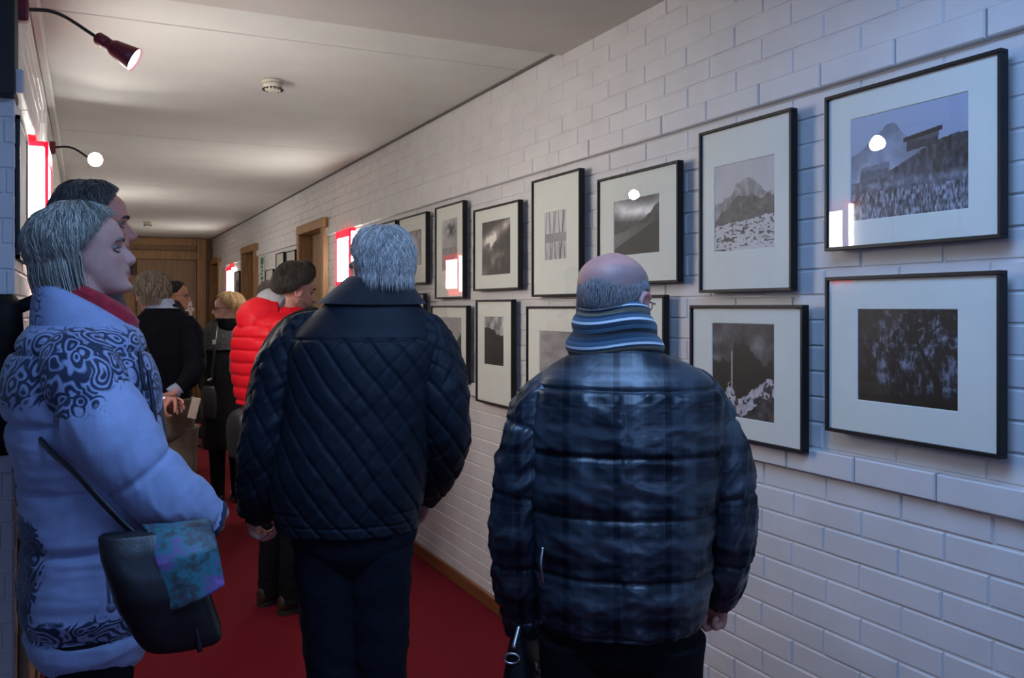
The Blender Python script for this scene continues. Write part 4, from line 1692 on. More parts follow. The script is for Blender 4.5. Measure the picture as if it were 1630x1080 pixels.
navy_q = mat('navy_quilted_cloth', (.0045, .0085, .016), .62, .15, 40, .35, 350, sheen=.02, spec=.3)
collar_m = mat('navy_corduroy_collar', (.022, .022, .027), .85, .2, 60, .5, 500, sheen=.08)
jk = garment(body, 'quilted_jacket', navy_q, tor, [slL, slR], d_navy, d_navy_sleeve, (220, 300), (150, 110))
m = MB()
cr = f.rows([(486, 508, 676, .66), (476, 520, 668, .72), (464, 534, 659, .80), (452, 548, 652, .88), (445, 556, 648, .9), (447, 560, 644, .9), (458, 562, 642, .9)], d=2.41)
P = orient(ringstack(cr, 40, 90))
P = P + normals(P) * (.006 + .003 * (fbm(P * 10, 3, 2) - .5))[..., None] * np.concatenate([np.ones(30), np.zeros(10)])[:, None, None]
m.grid(P, cap0=False, cap1=False)
m.build('collar', collar_m, jk)
trousers(body, navy_cloth, [(.80, f.p(566, 840)[0], .0, .07, .07), (.86, f.p(565, 840)[0], 0, .13, .11), (.90, f.p(565, 840)[0], .0, .165, .12), (1.0, f.p(562, 840)[0], 0, .18, .13), (1.08, f.p(562, 840)[0], 0, .175, .12)], lg, .012)
shoes(body, lg, (shoe_black, sole), ((-.15, 1), (.12, 1)))
white_hair = hair_mat('white_grey_hair', (.32, .30, .275), (.84, .79, .73))
hair_mesh(body, Hm, white_hair, lambda t, p: .011 + .006 * g(t - 35, 30) - .002 * (abs(p) < 60) - .007 * g(abs(p) - 88, 22) * (t > 55),
          lambda p: float(np.interp(abs(p), (0, 40, 62, 80, 100, 125, 180), (42, 50, 70, 80, 84, 112, 118))), n=4200, L=(28, 60), rad=.0010, mess=.008, swirl=.35, seed=2, release=.105,
          end=lambda p: float(np.interp(abs(p), (0, 80, 110, 180), (.10, .10, .072, .062))), flare=.03, lump=.007)
eyes(body, Hm)

# ------------------------------------------------------------------ woman in the blue lace-print jacket
f = Fr(140, 2.05, -90)
tor = f.rows([(1042, 84, 212, 1.4), (1000, 60, 226, 1.4), (930, 52, 234, 1.4), (850, 54, 236, 1.4), (760, 48, 238, 1.36), (690, 36, 242, 1.34), (625, 26, 240, 1.32), (575, 32, 230, 1.30), (545, 46, 218, 1.25),
              (526, 62, 204, 1.12), (514, 74, 192, 1.0)], side=True)
slR = f.tube([(118, 552, 1.98, 22), (122, 572, 1.92, 46), (140, 622, 1.88, 57), (172, 684, 1.86, 60), (212, 734, 1.87, 53), (254, 779, 1.90, 47), (290, 803, 1.94, 41), (320, 822, 1.98, 34), (334, 829, 2.0, 29)])
slL = [(-p[0] * .84, p[1] - .01, p[2] - .005, p[3] * .92) for p in slR]
Hm = head_mat((0, -.014, 1.583), 4, 8, 0, .93)
lg = legs2(-.085, .085, .80, .095)
wr = np.array(slR[-1][:3])
wl = np.array(slL[-1][:3])
body = person('grey blonde person in a pale blue lace-patterned padded jacket and red scarf, facing right', f.o, f.rot, 1.72, tor, [slL, slR], lg, Hm, skin_pale, .0036, 2, nose=.62, ear=False, jaw=.96, lips=.9,
              maskfn=face_mask(Hm), hands=[
                  ((wr - (.0, -.005, .01), (-.9, .05, -.5), (.1, .75, .5), -1), dict(curl=(45, 50, 30), s=.85)),
                  ((wl - (.0, -.005, .01), (.9, .05, -.5), (-.1, .75, .5), 1), dict(curl=(45, 50, 30), s=.85))])


def d_woman(P):
    x, y, z = P[..., 0], P[..., 1], P[..., 2]
    zz = z + .02 * (fbm(P * 4, 3, 2) - .5)
    d, near = pillow(zz, [.70, .80, 1.0, 1.125, 1.27, 1.42, 1.56], .014, .006, .006)
    puck = ridge(np.stack([x * 12, y * 12, z * 6], -1), 5, 3) - .45
    hz = ridge(np.stack([x * 5, y * 5, z * 16], -1), 7, 3) - .42
    return d + .007 * puck * g(near, .05) + .011 * hz * sstep(1.4, 1.2, z) + .005 * (fbm(P * 8, 4, 2) - .5)


def d_wsleeve(P, k):
    s, v, c = coords(P)
    q = (v + .02 * (fbm(P * 5, 61, 2) - .5)) / .19
    t = q % 1
    d = .009 * (4 * t * (1 - t)) ** .5 - .005 * g(np.minimum(t, 1 - t) * .19, .006)
    a = s / c * TAU
    n_ = ridge(np.stack([np.cos(a) * .8 + v * 3, np.sin(a) * .8, v * 10 + .8 * np.sin(a)], -1), 71 + k, 3) - .42
    return d + .011 * n_


def lace_t(P):
    x, y, z = P[..., 0], P[..., 1], P[..., 2]
    n_ = .10 * (fbm(P * 7, 13, 3) - .5) * 2
    top = sstep(1.255, 1.33, z + n_) * sstep(1.52, 1.44, z)
    low = sstep(.905, .86, z + n_ * .6) * sstep(.785, .80, z)
    back = sstep(-.06, -.10, y + .6 * n_) * sstep(1.12, 1.06, z + n_) * sstep(.785, .80, z)
    front = sstep(.07, .10, y + .5 * n_) * sstep(1.08, 1.0, z + n_) * sstep(.785, .80, z)
    return np.clip(np.maximum(np.maximum(top, low), np.maximum(back * 1.3, front)), 0, 1.3)


def lace_s(P, k):
    v = np.linspace(0, 1, P.shape[0])[:, None] + 0 * P[..., 0]
    n_ = .14 * (fbm(P * 8, 17, 3) - .5) * 2
    return np.maximum(sstep(.40, .30, v + n_), 1.5 * sstep(.90, .94, v + .25 * n_))


def lace_mat():
    m = mask_mat('lace_print_padded_cloth', (.30, .36, .56), (.3, .36, .56), .62, bump=.25, bscale=220, sheen=.15, spec=.3)
    nt = m.node_tree
    b = nt.nodes['Principled BSDF']
    basec = b.inputs['Base Color'].links[0].from_socket
    tc = nd(nt, 'ShaderNodeTexCoord')
    w0 = nd(nt, 'ShaderNodeTexNoise', Scale=9.0, Detail=2.0)
    nt.links.new(tc.outputs['Object'], w0.inputs['Vector'])
    ad = nd(nt, 'ShaderNodeVectorMath', operation='MULTIPLY_ADD')
    ad.inputs[1].default_value = (.10, .10, .10)
    nt.links.new(w0.outputs['Color'], ad.inputs[0])
    nt.links.new(tc.outputs['Object'], ad.inputs[2])
    vo = nd(nt, 'ShaderNodeTexVoronoi', feature='F1', Scale=24.0)
    nt.links.new(ad.outputs[0], vo.inputs['Vector'])
    # scrolls: rings around the cell centres, and a fine mesh between
    sn = nd(nt, 'ShaderNodeMath', operation='MULTIPLY')
    sn.inputs[1].default_value = 21
    nt.links.new(vo.outputs['Distance'], sn.inputs[0])
    si = nd(nt, 'ShaderNodeMath', operation='SINE')
    nt.links.new(sn.outputs[0], si.inputs[0])
    n2 = nd(nt, 'ShaderNodeTexNoise', Scale=22.0, Detail=3.0)
    nt.links.new(tc.outputs['Object'], n2.inputs['Vector'])
    a1 = nd(nt, 'ShaderNodeMath', operation='MULTIPLY_ADD')
    a1.inputs[1].default_value = .42
    nt.links.new(si.outputs[0], a1.inputs[0])
    nt.links.new(n2.outputs['Fac'], a1.inputs[2])
    at_ = nd(nt, 'ShaderNodeAttribute')
    at_.attribute_name = 'mask'
    a2 = nd(nt, 'ShaderNodeMath', operation='MULTIPLY_ADD')
    a2.inputs[1].default_value = 1.35
    nt.links.new(at_.outputs['Fac'], a2.inputs[0])
    nt.links.new(a1.outputs[0], a2.inputs[2])
    rp = nd(nt, 'ShaderNodeValToRGB')
    rp.color_ramp.elements[0].position, rp.color_ramp.elements[0].color = .0, (0, 0, 0, 1)
    rp.color_ramp.elements[1].position, rp.color_ramp.elements[1].color = 1.0, (1, 1, 1, 1)
    mr = nd(nt, 'ShaderNodeMapRange')
    mr.inputs['From Min'].default_value = 1.48
    mr.inputs['From Max'].default_value = 1.95
    nt.links.new(a2.outputs[0], mr.inputs['Value'])
    mx = nd(nt, 'ShaderNodeMix', data_type='RGBA')
    nt.links.new(mr.outputs[0], mx.inputs['Factor'])
    nt.links.new(basec, mx.inputs['A'])
    mx.inputs['B'].default_value = (.022, .034, .075, 1)
    nt.links.new(mx.outputs['Result'], b.inputs['Base Color'])
    return m


lace = lace_mat()
jk = garment(body, 'padded_jacket', lace, tor, [slL, slR], d_woman, d_wsleeve, (200, 220), (140, 110), amask=lace_t, smask=lace_s)
m = MB()
cr = f.rows([(536, 58, 222, 1.0), (522, 58, 224, .98), (504, 64, 222, .94), (490, 72, 216, .92), (484, 80, 208, .88), (490, 88, 200, .84), (508, 88, 200, .84)], side=True)
P = orient(ringstack(cr, 44, 90))
P = P + normals(P) * (.008 * (fbm(P * 11, 3, 2) - .4))[..., None]
P[..., 2] -= .55 * (P[..., 1] - .01) * np.clip((P[..., 2] - 1.44) / .06, .25, 1)
m.grid(P, cap0=False, cap1=False, attr=.8 * sstep(-.06, -.11, P[..., 1]))
m.build('collar', lace, jk)
navy_trim = mat('dark_navy_trim', (.010, .014, .028), .5)
m = MB()
for q in (([(236, 590, 1.93, 3.5), (243, 640, 1.92, 3.5), (247, 678, 1.92, 4)]), ([(222, 560, 1.94, 3.2), (226, 600, 1.93, 3.2), (232, 622, 1.93, 3.6)])):
    m.grid(orient(sweep(f.tube(q), 20, 8)))
m.build('drawcord', navy_trim, jk)
m = MB()
q = f.tube([(168, 855, 1.825, 2.5), (170, 900, 1.82, 2.5), (174, 962, 1.825, 2.5)])
m.grid(orient(sweep(q, 20, 8)))
q = f.tube([(178, 855, 1.82, 2.5), (180, 900, 1.815, 2.5), (182, 962, 1.82, 2.5)])
m.grid(orient(sweep(q, 20, 8)))
m.ball(f.p(177, 968, 1.815), .010)
m.build('pocket_zip', mat('blue_grey_zip', (.16, .22, .36), .4), jk)
red_scarf = mat('red_knit_scarf', (.40, .012, .028), .9, .2, 60, .5, 400, sheen=.2)
m = MB()
cr = f.rows([(504, 84, 206, .84), (492, 84, 212, .85), (478, 88, 214, .84), (468, 94, 208, .82), (463, 100, 198, .76), (472, 106, 190, .72)], side=True)
P = orient(ringstack(cr, 36, 90))
P = P + normals(P) * (.010 * (ridge(np.stack([P[..., 0] * 6, P[..., 1] * 6, P[..., 2] * 30], -1), 3, 2) - .4))[..., None]
P[..., 2] -= .55 * (P[..., 1] - .01)
m.grid(P, cap0=False, cap1=False)
m.build('red_scarf', red_scarf, body)
trousers(body, black_cloth, [(.72, 0, .0, .06, .05), (.78, 0, .0, .15, .11), (.9, 0, 0, .175, .12), (1.0, 0, 0, .17, .115)], lg)
shoes(body, lg, (shoe_black, sole), ((-.15, 1), (.15, 1)), .92)
blond_grey = hair_mat('grey_blonde_hair', (.13, .125, .105), (.76, .72, .61))
hair_mesh(body, Hm, blond_grey, lambda t, p: .016 + .014 * g(t - 70, 40) * (abs(p) > 70) - .004 * (abs(p) < 40),
          lambda p: float(np.interp(abs(p), (0, 25, 40, 55, 72, 90, 110, 130, 180), (52, 54, 58, 66, 80, 100, 110, 114, 118))), n=8000, L=(50, 125), rad=.0009, mess=.009, swirl=.16, seed=5, release=.110,
          end=lambda p: float(np.interp(abs(p), (0, 45, 60, 80, 110, 180), (.15, .12, .095, .03, -.02, -.035))), flare=.06, curl=.9, lump=.009)
eyes(body, Hm)
brows(body, Hm, mat('light_brow', (.20, .16, .13), .8))

# her shoulder bag: strap across the back, patterned flap
c0 = f.p(250, 928, 1.74)
B = [(c0[2] - .135, .02, .03), (c0[2] - .12, .045, .075), (c0[2] - .03, .058, .088), (c0[2] + .05, .050, .082), (c0[2] + .095, .030, .070), (c0[2] + .105, .02, .06)]
rows = [(z, c0[0], c0[1] - .38 * (z - c0[2]), a, b) for z, a, b in B]
m = MB()
P = orient(ringstack(rows, 50, 70, p=2.8))
P = P + normals(P) * (.012 * (fbm(P * 10, 8, 3) - .5))[..., None]
m.grid(P)


def flap_mat():
    mm = bpy.data.materials.new('flap_print')
    mm.use_nodes = True
    nt = mm.node_tree
    b = nt.nodes['Principled BSDF']
    b.inputs['Roughness'].default_value = .55
    tc = nd(nt, 'ShaderNodeTexCoord')
    nz = nd(nt, 'ShaderNodeTexNoise', Scale=11.0, Detail=6.0, Roughness=.75)
    nt.links.new(tc.outputs['Object'], nz.inputs['Vector'])
    rp = nd(nt, 'ShaderNodeValToRGB')
    e = rp.color_ramp.elements
    e[0].position, e[0].color = .36, (.012, .016, .024, 1)
    e[1].position, e[1].color = .66, (.26, .14, .40, 1)
    for q, c in ((.46, (.05, .065, .08, 1)), (.52, (.015, .17, .20, 1)), (.58, (.14, .08, .24, 1))):
        n = e.new(q)
        n.color = c
    nt.links.new(nz.outputs['Fac'], rp.inputs['Fac'])
    nt.links.new(rp.outputs['Color'], b.inputs['Base Color'])
    return mm


fl = MB()
nv, nu = 30, 24
Pf = np.empty((nv, nu, 3))
tt = np.linspace(0, 1, nv)
for i, t in enumerate(tt):
    z = c0[2] + .11 - .135 * max(0, t - .15) / .85
    xo = c0[0] - .02 + .082 * min(1, t * 2.2) ** .6 + .008 * t
    for j, u in enumerate(np.linspace(-1, 1, nu)):
        Pf[i, j] = (xo - .012 * u * u, c0[1] + .035 + u * (.062 - .012 * t) + .035 * t, z + .02 * u * t)
Q_ = np.concatenate([Pf, (Pf - np.array((.006, 0, 0)))[::-1]])
fl.grid(np.concatenate([Pf, Pf[:, ::-1] - np.array((.006, 0, .0))], 1), smooth=True)
st = MB()
q = f.tube([(258, 868, 1.72, 6), (216, 852, 1.735, 6.5), (168, 806, 1.735, 6.5), (118, 752, 1.76, 6.5), (74, 712, 1.82, 6.5), (44, 670, 1.93, 6.5), (30, 610, 2.05, 6.5), (40, 560, 2.15, 6.5), (70, 505, 2.25, 6.5)])
st.grid(orient(sweep(q, 90, 10, flat=.45)))
t2 = MB()
q = f.tube([(302, 965, 1.73, 5), (312, 1000, 1.73, 5), (318, 1038, 1.73, 4)])
t2.grid(orient(sweep(q, 20, 8)))
held([('body', m, blackleather), ('flap', fl, flap_mat()), ('strap', st, blackleather), ('strap_end', t2, blackleather)], f.M, (c0[0], c0[1], c0[2] - .145), 'shoulder_bag',
     'black shoulder bag with purple and teal flap at the blue jacketed hip', 'bag')
# ------------------------------------------------------------------ tall man behind the woman
f = Fr(150, 2.54, -88)
tor = [(.90, 0, -.01, .20, .150), (1.0, 0, .0, .205, .160), (1.15, 0, .015, .21, .175), (1.32, 0, .0, .215, .165), (1.45, 0, -.02, .205, .14), (1.52, 0, -.025, .16, .11), (1.57, 0, -.02, .095, .09), (1.60, 0, -.02, .07, .075)]
slR = [(.185, -.02, 1.48, .07), (.205, -.02, 1.36, .064), (.21, -.02, 1.22, .058), (.21, .01, 1.10, .054), (.21, .04, .98, .05), (.21, .06, .92, .045)]
slL = [(-a, b, c, d) for a, b, c, d in slR]
Hm = head_mat((0, -.021, 1.691), 6, 0, 0, 1.0)
lg = legs2(-.095, .095, .90, .10)
body = person('tall person in dark clothes with short greying hair, standing behind the blue jacket woman', f.o, f.rot, 1.88, tor, [slL, slR], lg, Hm, skin_red, .0042, 2, nose=.95, jaw=1.05,
              maskfn=face_mask(Hm), hands=[((slR[-1][:3], (0, .2, -1), (-.1, 1, 0), -1), dict()), ((slL[-1][:3], (0, .2, -1), (.1, 1, 0), 1), dict())])


def d_plain(amp=.006, seed=1):
    def fn(P):
        return amp * 2 * (ridge(P * np.array((6, 6, 9)), seed, 3) - .42)
    return fn


def d_psl(amp=.006, seed=1):
    def fn(P, k):
        s, v, c = coords(P)
        a = s / c * TAU
        return amp * 2 * (ridge(np.stack([np.cos(a) * .8 + v * 2, np.sin(a) * .8, v * 12], -1), seed + k, 3) - .42)
    return fn


slate = mat('slate_jacket_cloth', (.022, .023, .032), .8, .15, 40, .3, 400, sheen=.1)
garment(body, 'jacket', slate, tor, [slL, slR], d_plain(.005, 3), d_psl(.006, 5), (90, 110), (70, 50))
trousers(body, navy_cloth, [(.80, 0, .0, .06, .05), (.88, 0, .0, .16, .12), (.98, 0, 0, .18, .13), (1.05, 0, 0, .175, .12)], lg)
shoes(body, lg, (shoe_black, sole), ((-.15, 1), (.15, 1)), 1.05)
dark_grey_hair = hair_mat('dark_greying_hair', (.03, .028, .026), (.24, .23, .21))
hair_mesh(body, Hm, dark_grey_hair, lambda t, p: .012 + .006 * g(t - 35, 25), lambda p: float(np.interp(abs(p), (0, 30, 55, 75, 95, 130, 180), (40, 44, 62, 80, 92, 116, 120))), n=2200, L=(16, 34), rad=.0009, mess=.005, swirl=.3, seed=8, lump=.005)
eyes(body, Hm)
brows(body, Hm, mat('dark_brow', (.05, .04, .035), .8))
# his backpack
bp = np.array((0, -.262, 0))
rows = [(1.13, .06, -.24, .05, .035), (1.15, .06, -.247, .095, .065), (1.25, .06, -.252, .108, .078), (1.42, .06, -.247, .104, .072), (1.52, .06, -.235, .085, .055), (1.555, .06, -.225, .05, .03)]
m = MB()
P = orient(ringstack(rows, 60, 70, p=2.8))
P = P + normals(P) * (.008 * (fbm(P * 8, 8, 3) - .5))[..., None]
m.grid(P)
pk = MB()
pk.grid(orient(ringstack([(1.17, .06, -.300, .05, .015), (1.19, .06, -.312, .08, .032), (1.30, .06, -.316, .08, .032), (1.33, .06, -.308, .065, .018)], 20, 40, p=3)))
sa = MB()
for sg in (-1, 1):
    sa.grid(orient(sweep([(sg * .085, -.19, 1.52, .018), (sg * .105, -.10, 1.555, .018), (sg * .115, .0, 1.545, .018), (sg * .135, .085, 1.46, .018), (sg * .16, .115, 1.36, .017), (sg * .19, .07, 1.24, .015), (sg * .20, -.04, 1.18, .014), (sg * .10, -.19, 1.19, .014)], 70, 10, flat=.35)))
held([('body', m, blackbag), ('front_pocket', pk, blackbag), ('straps', sa, blackbag)], f.M, (0, -.262, 1.13), 'backpack', 'black backpack at the left edge, worn by the tall man behind the woman', 'backpack')

# ------------------------------------------------------------------ man with hands clasped behind his back
f = fs = Fr(260, 4.9, -4)
tor = f.rows([(655, 226, 298, .74), (620, 219, 303, .74), (580, 215, 306, .72), (545, 213, 308, .70), (515, 215, 306, .62), (500, 225, 296, .60), (490, 236, 284, .7), (482, 243, 275, .85)])
slR = f.tube([(295, 510, 4.9, 14), (306, 535, 4.88, 17), (309, 565, 4.84, 17), (307, 592, 4.78, 16), (294, 610, 4.71, 13), (280, 622, 4.66, 11)])
slL = f.tube([(226, 510, 4.9, 14), (215, 535, 4.88, 17), (212, 565, 4.84, 17), (215, 595, 4.78, 16), (232, 618, 4.70, 13), (248, 632, 4.66, 11)])
Hm = head_mat(f.p(243, 489, 4.91), 6, -4, 0, 1.0)
lg = legs2(-.088, .088, .86, .098)
wL = f.p(252, 634, 4.65)
wR = f.p(276, 625, 4.64)
body = person('person in a dark navy sweater and khaki trousers, hands clasped behind the back', f.o, f.rot, 1.73, tor, [slL, slR], lg, Hm, skin_red, .0045, 2,
              maskfn=face_mask(Hm), hands=[((wL, (1, -.25, -.32), (.1, -.5, .85), 1), dict(curl=(22, 28, 18), thumb=(10, 15))), ((wR, (-.62, -.30, -.75), (.5, -.75, .1), -1), dict(curl=(40, 50, 30)))])
knit = mat('dark_navy_knit', (.0045, .005, .009), .9, .15, 60, .5, 500, spec=.12)
sw = garment(body, 'sweater', knit, tor, [slL, slR], d_plain(.006, 7), d_psl(.007, 9), (110, 120), (70, 50))
shirt = mat('pale_blue_shirt', (.30, .36, .50), .8, .08)
m = MB()
P = orient(ringstack(f.rows([(491, 231, 286, .8), (486, 236, 279, .86), (478, 240, 275, .9), (476, 243, 272, .9), (484, 244, 271, .9)]), 20, 50))
m.grid(P, cap0=False, cap1=False)
m.build('shirt_collar', shirt, body)
m = MB()
m.tube([f.p(285, 618, 4.67), f.p(272, 628, 4.645)], .037, 18)
m.tube([f.p(242, 628, 4.67), f.p(252, 634, 4.65)], .037, 18)
m.build('shirt_cuffs', shirt, body)
m = MB()
q = [tuple(f.p(262, 637, 4.645) + np.array((0, .030 * math.cos(t), .030 * math.sin(t)))) for t in np.linspace(0, TAU, 17)]
m.tube(q, .007, 8, 40)
m.lathe([(.004, 0), (.017, 0), (.018, .006), (.004, .008)], f.p(262, 635, 4.61), (-.0, -1, .2), 18)
m.build('wristwatch', steel, body)
trousers(body, khaki_cloth, [(.76, 0, .0, .06, .05), (.82, 0, .0, .15, .12), (.92, 0, 0, .165, .13), (1.02, 0, 0, .16, .12)], lg, .012)
shoes(body, lg, (shoe_brown, sole), ((-.2, 1), (.2, 1)))
brown_grey = hair_mat('brown_grey_hair', (.06, .045, .032), (.42, .34, .25))
hair_mesh(body, Hm, brown_grey, lambda t, p: .018 + .008 * g(t - 40, 30), lambda p: float(np.interp(abs(p), (0, 40, 60, 80, 100, 130, 180), (42, 50, 70, 90, 98, 112, 116))), n=2200, L=(35, 65), rad=.0013, mess=.009, swirl=.3, seed=11, release=.10,
          end=lambda p: float(np.interp(abs(p), (0, 80, 110, 180), (.09, .075, .055, .045))), flare=.02, lump=.009)
eyes(body, Hm)

# ------------------------------------------------------------------ woman in the long black coat
f = Fr(362, 6.9, 14)
tor = f.rows([(712, 324, 398, .80), (660, 322, 398, .78), (610, 322, 396, .72), (570, 323, 394, .70), (540, 322, 395, .66), (524, 326, 391, .60), (514, 336, 386, .66), (508, 346, 380, .8)])
slL = f.tube([(334, 528, 6.9, 11), (327, 550, 6.88, 13), (324, 578, 6.87, 13), (327, 604, 6.92, 12), (331, 622, 7.0, 10), (334, 634, 7.08, 9)])
slR = f.tube([(386, 528, 6.9, 11), (394, 550, 6.88, 13), (397, 578, 6.87, 13), (395, 604, 6.9, 12), (391, 626, 6.95, 10), (388, 642, 7.0, 8)])
Hm = head_mat(f.p(366, 504, 6.92), 62, -3, 0, .98)
lg = legs2(-.075, .075, .80, .085, kr=.066, ar=.05)
body = person('blonde person with glasses in a long black textured coat, looking left', f.o, f.rot, 1.65, tor, [slL, slR], lg, Hm, skin_pale, .0055, 2, nose=.9, ear=False,
              maskfn=face_mask(Hm), hands=[((slL[-1][:3], (.2, .4, -.9), (.5, .8, .2), 1), dict(s=.88)), ((slR[-1][:3], (-.1, .2, -1), (-.3, .9, 0), -1), dict(s=.88))])
curly = mat('black_curly_coat', (.008, .008, .009), .85, .5, 90, 1.0, 130, spec=.2, bdist=.012)
co = garment(body, 'long_coat', curly, tor, [slL, slR], d_plain(.005, 17), d_psl(.006, 19), (120, 120), (60, 48))
grey_curl = mat('grey_curly_yoke', (.045, .045, .047), .85, .9, 90, 1.0, 130, bdist=.012)
m = MB()
P = orient(ringstack([(r[0], r[1], r[2], r[3] * 1.035, r[4] * 1.05) for r in f.rows([(556, 319, 398, .68), (540, 320, 397, .66), (524, 325, 392, .60), (513, 335, 385, .66)])], 30, 70))
m.grid(P, cap0=False, cap1=False)
m.build('yoke', grey_curl, co)
fur = mat('black_fur', (.004, .004, .005), .95, .3, 200, 1, 400, spec=.1)
m = MB()
P = orient(ringstack(f.rows([(526, 336, 388, .75), (520, 337, 390, .8), (512, 342, 389, .85), (507, 346, 386, .85), (512, 350, 382, .85)]), 24, 60))
P = P + normals(P) * (.010 * (fbm(P * 40, 8, 2) - .4))[..., None]
m.grid(P, cap0=False, cap1=False)
m.build('fur_collar', fur, co)
trousers(body, black_cloth, [(.68, 0, .0, .06, .05), (.76, 0, .0, .13, .10), (.86, 0, 0, .15, .11), (.92, 0, 0, .15, .11)], lg, res=(50, 36))
shoes(body, lg, (shoe_black, sole), ((-.2, 1), (.2, 1)), .9)
blonde = hair_mat('blonde_hair', (.26, .15, .06), (.78, .56, .30))
hair_mesh(body, Hm, blonde, lambda t, p: .018 + .020 * g(t - 65, 40) * (abs(p) > 60), lambda p: float(np.interp(abs(p), (0, 30, 50, 66, 85, 105, 140, 180), (46, 50, 58, 70, 92, 108, 112, 114))), n=2600, L=(55, 110), rad=.0015, mess=.009, swirl=.2, seed=13, release=.10,
          end=lambda p: float(np.interp(abs(p), (0, 60, 80, 110, 180), (.10, .09, .055, .025, .02))), flare=.15, lump=.008)
black_rim = mat('black_spectacle_rim', (.012, .011, .011), .3)
glasses(body, Hm, black_rim)
eyes(body, Hm)
c0 = f.p(333, 640, 6.72)
m = MB()
rows = [(c0[2] - .13, c0[0], c0[1], .02, .03), (c0[2] - .12, c0[0], c0[1], .035, .055), (c0[2], c0[0], c0[1], .04, .06), (c0[2] + .10, c0[0], c0[1], .025, .045), (c0[2] + .12, c0[0], c0[1], .012, .03)]
P = orient(ringstack([(z, x, y, b, a) for z, x, y, a, b in rows], 30, 50, p=2.6))
m.grid(P)
st = MB()
q = f.tube([(335, 612, 6.72, 2.0), (340, 570, 6.70, 2.2), (343, 540, 6.715, 2.2), (346, 517, 6.79, 2.2), (350, 509, 6.9, 2.2), (354, 515, 7.02, 2.2), (352, 560, 7.08, 2.2)])
st.grid(orient(sweep(q, 50, 8, flat=.5)))
bk = MB()
bk.box(-.014, .014, -.006, .006, -.018, .018, b=.003, M=Matrix.Translation(tuple(f.p(341, 545, 6.70))))
bk.tube([f.p(331, 606, 6.70), f.p(337, 603, 6.70)], .008, 8)
held([('body', m, blackleather), ('strap', st, blackleather), ('buckle', bk, steel)], f.M, (c0[0], c0[1], c0[2] - .13), 'shoulder_bag', 'black shoulder bag on a long strap beside the blonde woman in the black coat', 'bag')

# ------------------------------------------------------------------ man in the red puffer
f = Fr(450, 4.5, -68)
tor = f.rows([(640, 386, 506, 1.12), (600, 380, 510, 1.15), (560, 378, 512, 1.15), (530, 382, 508, 1.18), (514, 392, 500, 1.15), (504, 408, 492, 1.05), (497, 424, 486, 1.0), (492, 434, 481, .95)], side=True)
slR = f.tube([(458, 520, 4.30, 24), (452, 556, 4.25, 26), (448, 600, 4.24, 25), (462, 636, 4.27, 23), (492, 655, 4.35, 20), (515, 664, 4.42, 16)])
slL = f.tube([(470, 520, 4.70, 22), (476, 556, 4.74, 24), (478, 600, 4.75, 24), (492, 634, 4.72, 22), (515, 650, 4.66, 18), (530, 658, 4.62, 15)])
Hm = head_mat(f.p(462, 484, 4.5), -8, -9, 0, 1.03)
lgp = [f.p(440, 700, 4.46), f.p(452, 700, 4.56)]
lg = legs2(-.09, .09, .86, .098)
body = person('dark haired bearded person in a red puffer jacket, looking at the right wall', f.o, f.rot, 1.77, tor, [slL, slR], lg, Hm, skin_beard, .0045, 2,
              maskfn=face_mask(Hm, beard=.75), hands=[((slR[-1][:3], (-.3, .9, -.2), (.1, .2, .9), -1), dict()), ((slL[-1][:3], (.3, .9, -.2), (-.1, .2, .9), 1), dict())])


def d_red(P):
    z = P[..., 2] + .008 * (fbm(P * 8, 3, 2) - .5)
    d, near = pillow(z, np.arange(1.0, 1.62, .062), .010, .004, .005)
    return d + .006 * (ridge(np.stack([P[..., 0] * 14, P[..., 1] * 14, P[..., 2] * 6], -1), 4, 2) - .4)


redp = mat('red_puffer_nylon', (.66, .004, .016), .55, .06, 30, .2, 200, spec=.25)
jk = garment(body, 'puffer_jacket', redp, tor, [slL, slR], d_red, lambda P, k: d_sleeve_puff(P, k, .06, .008, .006, 5), (170, 150), (100, 60))
m = MB()     # hood lying on the back
hc = f.tube([(398, 504, 4.46, 30), (414, 494, 4.45, 33), (432, 489, 4.44, 28), (450, 488, 4.42, 18)])
P = orient(sweep([(*(f.p(388, 532, 4.44)), .030), (*(f.p(398, 520, 4.44)), .085), (*(f.p(413, 506, 4.45)), .098), (*(f.p(430, 497, 4.45)), .080), (*(f.p(448, 492, 4.45)), .05)], 40, 60, flat=1.25, up=(1, 0, 0)))
P = P + normals(P) * (.012 * (fbm(P * 9, 3, 3) - .5))[..., None]
m.grid(P)
m.build('hood', redp, jk)
m = MB()
P = orient(ringstack(f.rows([(508, 410, 494, 1.0), (500, 422, 489, 1.0), (492, 431, 485, .95), (490, 436, 481, .9), (498, 440, 478, .9)], side=True), 24, 60))
m.grid(P, cap0=False, cap1=False)
m.build('jacket_collar', redp, jk)
greyhood = mat('grey_sweatshirt', (.36, .35, .36), .9, .08, 60, .3, 400)
m = MB()
P = orient(sweep([(*(f.p(408, 487, 4.50)), .02), (*(f.p(420, 482, 4.48)), .055), (*(f.p(438, 482, 4.47)), .062), (*(f.p(452, 487, 4.46)), .04)], 30, 40, flat=1.3, up=(1, 0, 0)))
P = P + normals(P) * (.008 * (fbm(P * 12, 3, 3) - .5))[..., None]
m.grid(P)
m.build('sweatshirt_hood', greyhood, body)
trousers(body, black_cloth, [(.76, 0, .0, .06, .05), (.82, 0, .0, .16, .13), (.92, 0, 0, .175, .145), (1.06, 0, 0, .17, .14)], lg, .014)
shoes(body, lg, (shoe_brown, sole), ((-.12, 1), (.12, 1)), 1.05)
dark_hair = hair_mat('dark_brown_hair', (.018, .014, .011), (.10, .08, .06))
